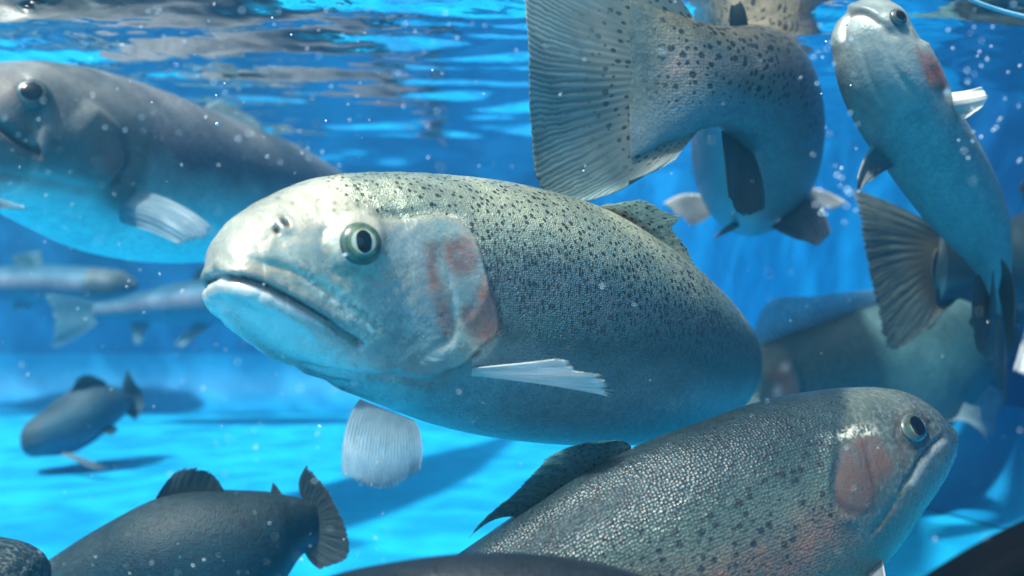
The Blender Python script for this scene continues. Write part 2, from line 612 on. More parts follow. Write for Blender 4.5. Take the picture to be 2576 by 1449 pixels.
        rip = (np.sin(u * rays * 2 * math.pi)[:, None] * 0.015 * wid / rays + np.sin(u * 9 + 1 + 6 * RNG.random())[:, None] * 0.016 * wid * v[None]) * smooth(0, 0.4, v)[None]
        G = G + n * rip[..., None]
        thick = th * (1 - 0.75 * v[None]) * np.ones((nu, 1))
        thick[0] *= 1.2
        A, Bm = G + n * thick[..., None] / 2, G - n * thick[..., None] / 2
        V = np.r_[A.reshape(-1, 3), Bm.reshape(-1, 3)]
        fc, o = [], nu * nv
        for k in range(nu - 1):
            for q in range(nv - 1):
                i0 = k * nv + q
                fc.append((i0, i0 + nv, i0 + nv + 1, i0 + 1))
                fc.append((o + i0, o + i0 + 1, o + i0 + nv + 1, o + i0 + nv))
        for k in range(nu - 1):
            for q in (0, nv - 1):
                i0 = k * nv + q
                fc.append((i0, i0 + nv, o + i0 + nv, o + i0))
        for q in range(nv - 1):
            for k in (0, nu - 1):
                i0 = k * nv + q
                fc.append((i0, i0 + 1, o + i0 + 1, o + i0))
        uvw = np.stack([np.repeat(u[:, None], nv, 1), np.repeat(v[None], nu, 0), np.zeros((nu, nv))], -1).reshape(-1, 3)
        ob = mesh_obj(name, V, fc, mat, self.root, attrs={"fuv": ('FLOAT_VECTOR', np.r_[uvw, uvw])})
        if label:
            ob["label"] = label
        return ob

    # ---- fins placed on the body by fraction and angle
    def gfin(self, name, s0, s1, deg, out, back, mat, out2=None, back2=None, outdir=None, **kw):
        base, tip = [], []
        for k in range(6):
            f = k / 5
            p, n, i = self.at(s0 + (s1 - s0) * f, deg)
            d = n if outdir is None else unit(np.asarray(outdir, float))
            o = out * (1 - f) + (out if out2 is None else out2) * f
            bk = back * (1 - f) + (back if back2 is None else back2) * f
            base.append(p - n * 0.0025)
            tip.append(p + d * o + self.tan[i] * bk)
        return self.fin(name, base, tip, mat, pxl=False, **kw)

    def gtail(self, mat, ln, spread, fork=0.25, bend=(0, 0, 0), **kw):
        i = self.ns - 1
        c, u, t = self.C[i], unit(self.U[i]), unit(self.tan[i] + np.array(bend))
        h = np.linalg.norm(self.U[i])
        base, tip = [], []
        for k in range(9):
            f = k / 8 * 2 - 1
            base.append(c - u * h * f * 0.95 - t * 0.006)
            tip.append(c - u * spread * f + t * ln * (1 - fork * (1 - abs(f)) - 0.12 * f * f))
        return self.fin("tail_fin", base, tip, mat, pxl=False, **kw)

    def hidden_fins(self, m, k=1.0, dorsal=True, pect=(True, True), pelv=(True, True), anal=True, adip=True, tail=True):
        h = np.linalg.norm(self.U[int(self.ns * 0.45)])
        h *= k
        if dorsal:
            self.gfin("dorsal_fin", 0.46, 0.6, 90, h * 0.75, h * 0.2, m, h * 0.45, h * 0.35)
        if adip:
            self.gfin("adipose_fin", 0.82, 0.85, 90, h * 0.25, h * 0.2, m, h * 0.2, h * 0.2, nu=14, nv=8)
        if anal:
            self.gfin("anal_fin", 0.74, 0.84, -90, h * 0.6, h * 0.25, m, h * 0.3, h * 0.3)
        for on, dg in zip(pect, (-40, -140)):
            if on:
                self.gfin("pectoral_fin", 0.235, 0.27, dg, h * 0.7, h * 0.75, m, h * 0.35, h * 0.5)
        for on, dg in zip(pelv, (-65, -115)):
            if on:
                self.gfin("pelvic_fin", 0.52, 0.56, dg, h * 0.5, h * 0.5, m, h * 0.25, h * 0.45)
        if tail:
            self.gtail(m, h * 1.3, h * 1.05)


def S(tx, ty, bx, by, d, w, roll=0.0):
    return (tx, ty, d + roll, bx, by, d - roll, w)


# sculpting and painting functions in picture units on the side turned to the viewer (mirrored on the other side)
def groove(poly, width, depth, fade=True):
    pl = spline(poly, 40)
    def fn(px):
        d, _, al = seg_dist(px, pl)
        k = np.clip(np.minimum(al, 1 - al) * 8 + 0.15, 0, 1) if fade else 1
        return -depth * np.exp(-(d / width) ** 2) * k
    return fn


def step(poly, height, edge, decay, flip=1):
    """raised on one side of a line, falling off over 'decay' away from it"""
    pl = spline(poly, 40)
    def fn(px):
        d, sd, al = seg_dist(px, pl)
        sg = d * sd * flip
        k = np.clip(np.minimum(al, 1 - al) * 8, 0, 1)
        return height * smooth(-edge, edge, sg) * np.exp(-(np.maximum(sg, 0) / decay) ** 2) * k
    return fn


def bump(x, y, rx, ry, h, ang=0.0, pw=2.0):
    ca, sa = math.cos(math.radians(ang)), math.sin(math.radians(ang))
    def fn(px):
        dx, dy = px[:, 0] - x, px[:, 1] - y
        a, b = (dx * ca + dy * sa) / rx, (-dx * sa + dy * ca) / ry
        return h * np.exp(-(a * a + b * b) ** (pw / 2))
    return fn


def area(poly, w, amt=1.0):
    pl = spline(list(poly) + [poly[0]], 60)[:-1]
    return lambda px: soft_poly(px, pl, w) * amt


def line(poly, width, amt=1.0):
    pl = spline(poly, 40)
    return lambda px: np.exp(-(seg_dist(px, pl)[0] / width) ** 2) * amt


def spot(x, y, rx, ry, amt=1.0, ang=0.0):
    return bump(x, y, rx, ry, amt, ang)


# ------------------------------------------------------------------ the tank
def wall_mat(name, a, b):
    m = NT(name)
    tc = m.n("TexCoord").outputs['Object']
    n1 = m.noise(tc, 2.2, 4, 0.6)
    n2 = m.noise(tc, 30, 3, 0.6)
    c = m.mix(m.rng(n1, 0.3, 0.7), a, b)
    c = m.mix(0.25, c, m.mix(1.0, c, m.ramp(n2, [(0.3, (0.6, 0.6, 0.6)), (0.7, (1.4, 1.4, 1.4))]), 'MULTIPLY'))
    bs = m.bsdf(**{'Base Color': c, 'Roughness': 0.6, 'Specular IOR Level': 0.12, 'Normal': m.bump(n2, 0.2, 0.003)})
    return m.finish(bs.outputs[0])


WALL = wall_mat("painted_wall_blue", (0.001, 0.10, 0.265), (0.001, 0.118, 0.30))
COVE = wall_mat("cove_blue_midtone", (0.002, 0.15, 0.34), (0.003, 0.18, 0.39))  # middle tone puts the soft light fade from floor to wall into colour
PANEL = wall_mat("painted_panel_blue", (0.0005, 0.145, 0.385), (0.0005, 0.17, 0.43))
SHADED_WALL = wall_mat("wall_blue_shaded", (0.0006, 0.055, 0.19), (0.0006, 0.07, 0.22))  # same blue wall, its shade put into a darker colour
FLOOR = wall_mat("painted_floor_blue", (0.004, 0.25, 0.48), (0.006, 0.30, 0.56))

CORN = [(-1.35, -0.4), (-1.35, 1.85), (0.10, 1.85), (0.30, 1.66), (0.4926, 1.10), (0.80, 0.30), (0.80, -0.4)]
top = 0.34


def wall_piece(i, a, b):
    a, b = np.array(a), np.array(b)
    d = unit(b - a)
    nrm = np.array([-d[1], d[0]])          # outward
    th = 0.05
    n = max(2, int(np.linalg.norm(b - a) / 0.1))
    V = []
    for k, off in ((0, 0), (1, th)):
        for z in (FLOOR_Z - 0.05, top):
            for q in (a, b):
                p = q + nrm * off
                V.append((p[0], p[1], z))
    fc = [(0, 1, 3, 2), (4, 6, 7, 5), (0, 2, 6, 4), (1, 5, 7, 3), (2, 3, 7, 6), (0, 4, 5, 1)]
    o = mesh_obj("tank_wall", V, fc, {2: PANEL, 3: PANEL, 4: SHADED_WALL}.get(i, WALL), smooth_shade=False)
    return o


labels = {0: "blue painted tank wall running along the left side",
          1: "long blue painted wall at the far back of the tank",
          2: "narrow slanted blue wall panel joining the back wall",
          3: "bright blue slanted wall panel behind the spread tail and belly",
          4: "blue tank wall at the right edge beside the corner, shade put into its colour"}
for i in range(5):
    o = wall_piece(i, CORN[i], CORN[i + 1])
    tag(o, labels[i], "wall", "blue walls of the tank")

def build_floor():
    V = [(-3, -1, FLOOR_Z), (3, -1, FLOOR_Z), (3, 3, FLOOR_Z), (-3, 3, FLOOR_Z)]
    fc = [(0, 1, 2, 3)]
    r, k = 0.10, 12
    for i in range(5):
        a, b = np.array(CORN[i]), np.array(CORN[i + 1])
        d = unit(b - a)
        inn = np.array([d[1], -d[0]])
        b0 = len(V)
        for q in (a - d * 0.02, b + d * 0.02):
            for t in range(k + 1):
                an = t / k * math.pi / 2
                p = q + inn * (r - r * math.sin(an) + 0.0015)
                V.append((p[0], p[1], FLOOR_Z + 0.002 + r - r * math.cos(an)))
        for t in range(k):
            fc.append((b0 + t, b0 + t + 1, b0 + k + 2 + t, b0 + k + 1 + t))
    o = mesh_obj("floor", V, fc, FLOOR)
    o.data.materials.append(COVE)
    for p in list(o.data.polygons)[1:]:
        p.material_index = 1
    return o


fl = build_floor()
tag(fl, "bright cyan painted tank floor with patches of sunlight", "floor", kind="structure")


# water surface: a real rippled sheet, mirror-like seen from below at a flat angle, letting light through when steep
def water_mat():
    m = NT("water_surface")
    geo = m.n("NewGeometry")
    tc = m.n("TexCoord").outputs['Object']
    dt = m.n("VectorMath", operation='DOT_PRODUCT')
    m.put(dt.inputs[0], geo.outputs['Incoming'])
    m.put(dt.inputs[1], geo.outputs['Normal'])
    ca = m.math('ABSOLUTE', dt.outputs['Value'])
    f = m.rng(ca, 0.58, 0.70)
    n1 = m.noise(tc, 9.0, 2, 0.5)
    n2 = m.noise(tc, 26.0, 2, 0.5)
    # net of gathered light put into the sheet's tint with noise
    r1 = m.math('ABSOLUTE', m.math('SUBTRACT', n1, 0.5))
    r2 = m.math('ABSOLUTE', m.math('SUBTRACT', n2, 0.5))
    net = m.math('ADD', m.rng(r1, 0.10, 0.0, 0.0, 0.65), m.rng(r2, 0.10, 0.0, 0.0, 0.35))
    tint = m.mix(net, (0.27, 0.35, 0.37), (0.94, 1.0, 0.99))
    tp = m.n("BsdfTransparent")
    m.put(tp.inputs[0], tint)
    gl = m.n("BsdfGlossy")
    gl.inputs['Roughness'].default_value = 0.02
    m.put(gl.inputs[0], (0.97, 0.99, 1.0))
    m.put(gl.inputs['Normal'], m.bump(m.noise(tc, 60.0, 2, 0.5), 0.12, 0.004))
    mx = m.n("MixShader")
    m.put(mx.inputs[0], f)
    m.t.links.new(gl.outputs[0], mx.inputs[1])
    m.t.links.new(tp.outputs[0], mx.inputs[2])
    return m.finish(mx.outputs[0])


def build_water():
    nx, ny = 420, 420
    xs, ys = np.linspace(-1.37, 0.85, nx), np.linspace(-0.4, 1.87, ny)
    X, Y = np.meshgrid(xs, ys, indexing='ij')
    Z = np.zeros_like(X)
    rng = np.random.default_rng(3)
    for k in range(46):
        lam = 0.026 * (1.09 ** k) if k < 30 else rng.uniform(0.05, 0.3)
        lam = min(lam, 0.30)
        an = math.pi / 2 + rng.normal(0, 0.55)
        kx, ky = math.cos(an) * 2 * math.pi / lam, math.sin(an) * 2 * math.pi / lam
        Z += 0.0088 * lam ** 1.05 * np.sin(kx * X + ky * Y + rng.uniform(0, 6.28)) * (0.5 + 0.5 * np.sin(X * rng.uniform(1, 5) + Y * rng.uniform(1, 5) + rng.uniform(0, 6)))
    V = np.stack([X, Y, WATER_Z + Z], -1).reshape(-1, 3)
    idx = np.arange(nx * ny).reshape(nx, ny)
    q = np.stack([idx[:-1, :-1], idx[1:, :-1], idx[1:, 1:], idx[:-1, 1:]], -1).reshape(-1, 4)
    cen = V[q].mean(1)[:, :2]
    c = np.array(CORN)
    c2 = c + unit(c - np.array([-0.3, 0.8])) * 0.02
    q = q[in_poly(cen, c2)]
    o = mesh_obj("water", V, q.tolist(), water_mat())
    tag(o, "rippled water surface seen from below, mirroring the blue tank", "water", kind="structure")


build_water()

# ------------------------------------------------------------------ skins and fins
SKIN_MAIN = skin_mat("skin_main", (0.24, 0.36, 0.40), (0.075, 0.15, 0.158), (0.34, 0.37, 0.29), stripe=(0.10, 0.095, 0.13), stripe_amt=0.55, stripe_at=0.15, stripe_w=0.2,
                     spot_scale=265, spot_r=0.27, spot_lo=0.0, spot_hi=0.3, spot_gate=0.12, spot_ratio=0.8, scale_scale=900, scale_amt=0.3, glint=0.6, streak=0.85, metal=0.3,
                     head_a=(0.52, 0.49, 0.40), head_b=(0.37, 0.37, 0.31))
SKIN_NEAR = skin_mat("skin_near", (0.095, 0.14, 0.11), (0.046, 0.087, 0.084), (0.016, 0.034, 0.044), stripe=(0.16, 0.085, 0.066), stripe_amt=0.95, stripe_at=-0.08, stripe_w=0.28,  # dark fish colour, taken darker for the shade it swims in
                     spot_scale=215, spot_r=0.36, spot_lo=-0.25, spot_hi=0.15, spot_gate=0.45, scale_scale=690, scale_amt=0.5, glint=0.6, rough=0.36, spec=0.42, metal=0.06, pink_a=(0.16, 0.062, 0.045), pink_b=(0.095, 0.05, 0.042),
                     head_a=(0.085, 0.105, 0.10), head_b=(0.05, 0.072, 0.072))
SKIN_GREY = skin_mat("skin_grey", (0.60, 0.95, 0.96), (0.07, 0.105, 0.145), (0.14, 0.16, 0.19), bands=(0.10, 0.56), pores=0.12, stripe=(0.14, 0.11, 0.16), stripe_amt=0.5, stripe_at=0.25, stripe_w=0.2, spot_amt=0.35, scale_amt=0.3, glint=0.4, rough=0.45, spec=0.35,  # pale belly, brightened with the floor's cyan bounce in the colour
                     head_a=(0.15, 0.16, 0.17), head_b=(0.10, 0.12, 0.14))
SKIN_TAIL = skin_mat("skin_tail", (0.14, 0.19, 0.22), (0.115, 0.135, 0.13), (0.14, 0.13, 0.10), spot_scale=185, spot_r=0.42, spot_lo=-0.75, spot_hi=-0.1, spot_gate=0.25, scale_scale=520, scale_amt=0.25, glint=0.4, stripe_amt=0.2, head_a=(0.10, 0.125, 0.12), head_b=(0.09, 0.115, 0.11))
SKIN_PALE = skin_mat("skin_pale", (0.20, 0.25, 0.26), (0.15, 0.19, 0.20), (0.07, 0.085, 0.10), spot_amt=0.2, scale_amt=0.1, glint=0.15, rough=0.5, spec=0.3,
                     head_a=(0.30, 0.32, 0.30), head_b=(0.23, 0.26, 0.26))
SKIN_TEAL = skin_mat("skin_teal", (0.06, 0.20, 0.25), (0.045, 0.14, 0.17), (0.05, 0.11, 0.125), spot_amt=0.25, scale_amt=0.2, glint=0.15, rough=0.55, spec=0.25,
                     head_a=(0.12, 0.17, 0.17), head_b=(0.10, 0.15, 0.15))
SKIN_DARK = skin_mat("skin_dark", (0.02, 0.09, 0.14), (0.007, 0.030, 0.046), (0.018, 0.034, 0.042), spot_amt=0.8, spot_lo=-0.1, scale_amt=0.5, glint=0.35, rough=0.55, spec=0.18, metal=0.05, pores=0.1, head_a=(0.014, 0.03, 0.04), head_b=(0.01, 0.024, 0.034))  # colour darkened to hold the shade on the lower-left fish, flank darkest
SKIN_BACK = skin_mat("skin_back", (0.06, 0.08, 0.10), (0.02, 0.028, 0.035), (0.012, 0.016, 0.022), spot_amt=0.0, scale_scale=520, scale_amt=0.35, glint=0.5, rough=0.38, spec=0.4, head_a=(0.02, 0.028, 0.035), head_b=(0.015, 0.02, 0.026))
SKIN_DIM = skin_mat("skin_dim", (0.03, 0.13, 0.22), (0.02, 0.075, 0.12), (0.03, 0.065, 0.09), spot_amt=0.2, scale_amt=0.0, glint=0.05, rough=0.6, spec=0.2, head_a=(0.03, 0.06, 0.08), head_b=(0.025, 0.055, 0.08))  # bluish tone holds the water haze in front of the fish
SKIN_FAR = skin_mat("skin_far", (0.06, 0.24, 0.36), (0.03, 0.15, 0.25), (0.025, 0.10, 0.17), stripe_amt=0.3, spot_amt=0.0, scale_amt=0.0, glint=0.05, rough=0.6, spec=0.2, head_a=(0.07, 0.11, 0.13), head_b=(0.06, 0.10, 0.12))  # faded towards wall blue, distance haze put into the colour

FIN_WHITE = fin_mat("fin_white", (0.84, 0.82, 0.79), (0.64, 0.65, 0.64), 14, 0.35, 0.03)
FIN_PALE = fin_mat("fin_pale", (0.38, 0.52, 0.58), (0.27, 0.39, 0.45), 26, 0.6, 0.32)
FIN_SPOT = fin_mat("fin_spotted", (0.46, 0.55, 0.48), (0.36, 0.44, 0.41), 16, 0.55, 0.10, spots=0.92, spot_scale=8.5, aspect=1.9, root=(0.30, 0.20, 0.09))
FIN_DSPOT = fin_mat("fin_dark_spotted", (0.07, 0.19, 0.21), (0.045, 0.12, 0.14), 18, 0.5, 0.08, spots=0.9, spot_scale=7.5, aspect=2.4)
FIN_TAIL = fin_mat("fin_tail_grey", (0.165, 0.255, 0.27), (0.10, 0.145, 0.155), 42, 0.16, 0.03, root=(0.185, 0.20, 0.18), mottle=0.9, spots=0.85, spot_scale=13, aspect=2.2, spot_v=0.62, root_v=0.75)
FIN_DARK = fin_mat("fin_dark", (0.07, 0.088, 0.086), (0.03, 0.042, 0.045), 22, 0.25, 0.03)
FIN_OLIVE = fin_mat("fin_olive", (0.10, 0.135, 0.13), (0.035, 0.055, 0.06), 22, 0.3, 0.04, root=(0.06, 0.06, 0.045))
FIN_GREY = fin_mat("fin_grey", (0.20, 0.24, 0.27), (0.12, 0.15, 0.18), 15, 0.4, 0.08, edge=(0.5, 0.52, 0.5), edge_w=0.12)
FIN_DIM = fin_mat("fin_dim", (0.04, 0.10, 0.13), (0.03, 0.075, 0.10), 10, 0.3, 0.1)  # haze put into the colour, as on the matching skin
FIN_FAR = fin_mat("fin_far", (0.14, 0.34, 0.42), (0.10, 0.26, 0.34), 10, 0.4, 0.1)  # fins faded like the far skin, haze in the colour

# ------------------------------------------------------------------ 1. the big trout in the middle
st = [S(543, 662, 548, 690, .404, .004), S(548, 640, 553, 715, .4045, .0095), S(560, 608, 568, 760, .406, .0155), S(588, 568, 596, 812, .410, .0205), S(630, 530, 640, 858, .417, .025),
      S(685, 494, 700, 900, .426, .0295), S(750, 462, 770, 938, .437, .0345), S(820, 443, 840, 968, .448, .039), S(905, 434, 910, 1000, .459, .0425), S(1000, 434, 995, 1032, .470, .046),
      S(1130, 441, 1100, 1070, .487, .049), S(1250, 455, 1215, 1096, .503, .0505), S(1370, 482, 1325, 1110, .520, .0515), S(1480, 519, 1445, 1118, .540, .0515), S(1590, 586, 1565, 1118, .565, .0495),
      S(1675, 655, 1660, 1108, .595, .0465), S(1740, 722, 1735, 1080, .63, .0415), S(1785, 785, 1785, 1040, .675, .0355), S(1815, 835, 1815, 1005, .72, .028), S(1838, 875, 1838, 980, .77, .020), S(1850, 890, 1850, 972, .82, .014)]
mouth = [(512, 690), (560, 694), (640, 708), (715, 742), (775, 776), (830, 812), (868, 842), (905, 868)]
maxil = [(560, 640), (650, 660), (730, 690), (800, 728), (860, 770), (920, 822), (950, 862)]
operc = [(1010, 545), (1085, 540), (1150, 556), (1192, 598), (1214, 660), (1226, 720), (1246, 770), (1252, 822), (1225, 868), (1185, 900), (1100, 940), (1000, 950)]
preop = [(1105, 615), (1128, 680), (1142, 745), (1146, 800), (1130, 850), (1080, 878)]
sub = [(1214, 680), (1205, 740), (1185, 790), (1168, 815)]
feats = [groove(mouth, 10, .0046, False), step([(q[0], q[1] + 4) for q in mouth], .0030, 7, 30, 1),
         bump(600, 735, 95, 26, .0022, 18), bump(720, 785, 90, 24, .0022, 32),
         groove([(640, 655), (735, 683), (810, 722), (870, 765), (940, 830)], 10, .0013),
         step(operc, .0032, 7, 70, -1), groove([(q[0] + 5, q[1] + 2) for q in operc[2:9]], 7, .0016),
         groove(preop, 7, .0009), step(sub, .0009, 5, 30, 1),
         bump(890, 612, 72, 78, .0050, 0, 3.0), groove([(820, 560), (812, 620), (840, 680), (895, 700)], 14, .0014),
         groove([(940, 540), (1010, 538), (1090, 528), (1150, 545)], 12, .0013),
         bump(712, 566, 24, 20, .0016, 30, 3.0), bump(719, 561, 8, 13, -.0034, -35), bump(696, 578, 6, 9, -.0026, -35),
         groove([(530, 770), (590, 850), (690, 905), (800, 930), (930, 948), (1040, 945)], 9, .0016),
         groove([(640, 880), (740, 930), (850, 962), (960, 975)], 8, .0012),
         groove([(1180, 905), (1210, 885), (1235, 860)], 12, .0030), bump(640, 520, 60, 40, .0008, -25)]


def rough_head(px):
    x, y = px[:, 0], px[:, 1]
    return 0.00022 * (np.sin(x * .061 + np.sin(y * .043) * 2) * np.sin(y * .057 + np.sin(x * .037) * 2)) * smooth(1250, 1000, x)


feats.append(rough_head)
paints = [(1, lambda px: np.clip(soft_poly(px, spline([(480, 400), (760, 380), (830, 470), (960, 545), (1085, 548), (1150, 560), (1200, 610), (1225, 700), (1250, 790), (1240, 880), (1180, 920), (1040, 1020), (700, 1010), (450, 760), (480, 400)], 80)[:-1], 14), 0, 1)),
          (0, area([(1068, 612), (1090, 610), (1100, 690), (1135, 760), (1140, 830), (1120, 850), (1095, 790), (1080, 720)], 15, .85)),
          (0, area([(1112, 608), (1160, 598), (1190, 625), (1196, 665), (1150, 690), (1124, 660)], 15, .92)),
          (0, area([(1150, 780), (1190, 740), (1215, 690), (1238, 760), (1250, 815), (1225, 850), (1180, 845)], 15, .9)),
          (0, area([(1248, 805), (1262, 820), (1255, 845), (1238, 850)], 6, .9)),
          (0, spot(930, 700, 22, 12, .25, 20)), (0, line([(600, 678), (680, 700), (760, 745), (840, 800)], 9, .35)),
          (2, line([(540, 706), (600, 712), (680, 735), (750, 770), (810, 806)], 15, 1.0)), (2, area([(530, 730), (640, 745), (760, 800), (860, 880), (960, 920), (900, 945), (740, 900), (600, 830)], 30, .65)),  # white lip; paler jaw area holds the light falling on it
          (2, line([(1128, 690), (1142, 750), (1146, 800)], 5, .35)), (2, line([(1070, 900), (1110, 885), (1140, 860)], 6, .3)),
          (2, line([(1085, 534), (1150, 548), (1190, 585)], 6, .4)),
          (3, line([(575, 697), (640, 708), (715, 742), (775, 776), (825, 806)], 9, 1.0)), (3, line([(520, 691), (575, 697)], 5, .4)), (3, line([(825, 808), (868, 842), (905, 866)], 5, .45)),
          (4, area([(735, 668), (800, 690), (880, 745), (960, 850), (930, 868), (860, 800), (790, 735)], 14, .8)), (4, line([(715, 640), (760, 655), (820, 690)], 14, .6)), (4, line([(1060, 905), (1105, 892), (1140, 868)], 7, .8)), (4, spot(1120, 550, 50, 18, .5, 15)),
          (5, area([(960, 570), (1060, 560), (1090, 640), (1115, 760), (1110, 850), (1010, 870), (940, 800), (900, 740), (960, 680)], 40, .75)), (5, area([(1115, 640), (1180, 640), (1200, 720), (1160, 760), (1130, 720)], 14, .6)), (5, line([(790, 560), (790, 620), (810, 660)], 14, .55)),
          (6, area([(515, 700), (600, 720), (720, 770), (830, 840), (900, 900), (840, 920), (700, 860), (580, 790)], 40, .75)),  # cream puts neutral light on the lower jaw into its colour
          (6, area([(520, 640), (560, 560), (650, 500), (760, 450), (850, 450), (860, 520), (780, 560), (760, 630), (680, 650), (560, 670)], 40, .75)),
          (6, area([(830, 580), (860, 540), (910, 535), (950, 570), (955, 620), (930, 580), (890, 568), (850, 600), (845, 650), (830, 630)], 9, .9)),
          (3, spot(719, 561, 9, 15, 1.0, -35)), (3, spot(696, 578, 6, 11, .95, -35)),
          (3, area([(1180, 905), (1200, 882), (1215, 880), (1208, 898)], 5, .85)),
          (3, lambda px: 0.5 * sum(np.exp(-(((px[:, 0] - a) / 6) ** 2 + ((px[:, 1] - b) / 5) ** 2)) for a, b in
              [(800, 502), (842, 512), (872, 514), (900, 520), (840, 530), (872, 535), (930, 545), (960, 545), (990, 500), (1020, 528), (1050, 540), (860, 480), (920, 470), (1000, 470), (700, 500), (735, 512)]))]
f1 = Fish("largest trout, pale head with pink gill cover facing left in the middle", st, SKIN_MAIN, 460, 260, 2.15, feats, paints, head_end=0)
f1.eye(901, 619, 56, IRIS_TEAL, bulge=0.5, pupil=0.54, pr=(0.92, 1.1), sink=0.12)
f1.fin("pectoral_fin", [(1158, 944, .452), (1160, 936, .453), (1164, 926, .455)], [(1552, 993, .43), (1545, 975, .427), (1490, 935, .42), (1425, 910, .41)], FIN_WHITE,
       mid=[(1345, 958, .437), (1330, 948, .433), (1310, 934, .43), (1290, 921, .425)], jag=.07, ripple=.0003, label="white pectoral fin spread sideways below the gill")
f1.fin("pelvic_fin", [(905, 1005, .43), (960, 1028, .43), (1040, 1058, .44)], [(862, 1205, .40), (950, 1235, .40), (1055, 1190, .41)], FIN_PALE,
       mid=[(868, 1085, .41), (960, 1130, .405), (1062, 1110, .42)], rays=22, jag=.05, label="pale pectoral fin hanging below the throat")
f1.body.parent.children[-1].name = "pectoral_fin"
f1.fin("dorsal_fin", [(1505, 528, .545), (1590, 582, .56), (1680, 655, .595), (1715, 690, .61)], [(1545, 505, .535), (1618, 500, .54), (1668, 532, .545), (1712, 557, .548), (1690, 574, .556), (1722, 606, .565), (1748, 655, .585), (1760, 710, .605)], FIN_SPOT,
       mid=[(1520, 512, .54), (1572, 520, .545), (1640, 560, .555), (1690, 625, .58), (1712, 655, .592), (1735, 697, .605)], rays=12, jag=.06, ripple=.0005, nu=100)
f1.fin("adipose_fin", [(1790, 785, .69), (1812, 825, .71)], [(1806, 768, .69), (1818, 800, .71)], FIN_SPOT, nu=16, nv=8)
f1.fin("tail_fin", [(1850, 892, .82), (1856, 930, .825), (1856, 972, .82)], [(1922, 852, .90), (1908, 925, .90), (1915, 1000, .90)], FIN_SPOT, mid=[(1880, 868, .86), (1882, 928, .86), (1884, 990, .86)], nu=50)
f1.gfin("anal_fin", 0.80, 0.88, -90, .03, .015, FIN_GREY)

# ------------------------------------------------------------------ 2. grey trout at the upper left
st = [S(-190, 330, -180, 360, .60, .006), S(-160, 280, -165, 420, .605, .018), S(-90, 205, -130, 500, .62, .033), S(0, 160, -60, 520, .645, .045), S(80, 152, 20, 545, .665, .052), S(160, 160, 120, 590, .69, .058), S(250, 182, 220, 632, .72, .062),
      S(340, 215, 330, 655, .75, .065), S(440, 258, 440, 662, .79, .066), S(560, 305, 560, 655, .84, .064), S(680, 355, 690, 645, .90, .058), S(790, 425, 810, 630, .97, .05), S(900, 490, 910, 620, 1.05, .036), S(1000, 520, 1005, 605, 1.13, .02), S(1060, 535, 1062, 600, 1.19, .012)]
feats = [groove([(-120, 270), (0, 318), (60, 360), (110, 392)], 10, .006), step([(215, 250), (300, 330), (320, 400), (290, 450), (240, 470)], .006, 12, 80, -1),
         bump(70, 235, 60, 50, .004, 20, 3), groove([(300, 330), (322, 400), (288, 460)], 14, .004),
         groove([(-60, 430), (100, 450), (240, 480)], 12, .003)]
paints = [(0, area([(200, 320), (255, 350), (300, 430), (280, 450), (220, 390)], 25, .45)), (3, line([(-100, 280), (0, 320), (60, 362), (110, 392)], 7, .8)),
          (3, line([(300, 350), (318, 400), (285, 455)], 9, .6)), (2, line([(270, 215), (300, 250), (330, 280)], 16, .15)), (3, spot(40, 232, 75, 40, .5, 20))]
st = [(a, b, d * 1.14, e, f, g * 1.14, w * 1.14) for a, b, d, e, f, g, w in st]
f2 = Fish("dark grey trout with black eye at the left edge, pale belly", st, SKIN_GREY, 240, 140, 2.1, feats, paints, head_end=.2)
f2.eye(80, 240, 44, IRIS_DARK, bulge=.5, pupil=.62, sink=.1)
f2.fin("pectoral_fin", [(265, 470, 0.798), (280, 520, 0.787), (305, 560, 0.787)], [(540, 580, 0.752), (500, 612, 0.741), (455, 612, 0.735)], FIN_PALE, mid=[(415, 500, 0.769), (385, 540, 0.752), (370, 580, 0.752)], jag=.05, rays=9, label="pale pectoral fin held out below the gill")
f2.fin("pectoral_fin", [(60, 520, 0.707), (70, 530, 0.718)], [(-60, 480, 0.684), (-50, 520, 0.684)], FIN_WHITE, nu=24, nv=12)
f2.fin("dorsal_fin", [(500, 284, .955), (560, 308, .97), (630, 342, .99)], [(560, 250, .945), (640, 292, .96), (685, 352, .98)], FIN_PALE, mid=[(525, 262, .95), (600, 300, .965), (658, 346, .985)], jag=.08, rays=9)
f2.hidden_fins(FIN_GREY, dorsal=False, pect=(False, False))

# ------------------------------------------------------------------ 3. trout with its wide tail towards the viewer
st = [S(1878, 440, 1878, 475, 1.12, .006), S(1875, 350, 1872, 540, 1.09, .024), S(1880, 290, 1875, 575, 1.04, .038), S(1890, 220, 1885, 592, .97, .050), S(1895, 160, 1895, 590, .89, .055), S(1905, 105, 1905, 575, .81, .053),
      S(1915, 78, 1905, 540, .745, .047), S(1910, 70, 1895, 450, .69, .040), S(1885, 62, 1870, 365, .645, .031), S(1830, 66, 1820, 326, .61, .0215), S(1770, 62, 1768, 326, .59, .016), S(1715, 40, 1712, 350, .58, .012), S(1660, 24, 1660, 366, .573, .0065), S(1620, 10, 1620, 384, .569, .0028), S(1585, 2, 1585, 398, .566, .0004)]
f3 = Fish("trout turned away with broad spotted tail fanned towards viewer, top right of centre", st, SKIN_TAIL, 260, 120, 2.05, head_end=.16, tail_fade=.955)
f3.fin("tail_fin", [(1745, 46, .582), (1722, 80, .580), (1712, 190, .579), (1722, 318, .581), (1758, 328, .587)], [(1560, -260, .56), (1330, -100, .545), (1322, 160, .54), (1335, 330, .545), (1370, 478, .55), (1560, 468, .56), (1690, 405, .575)], FIN_TAIL,
       mid=[(1640, -110, .57), (1500, 0, .56), (1470, 175, .555), (1500, 350, .56), (1580, 430, .565), (1670, 405, .572), (1725, 365, .58)], nu=150, nv=40, rays=40, ripple=.00022, jag=.012, th=.0012)
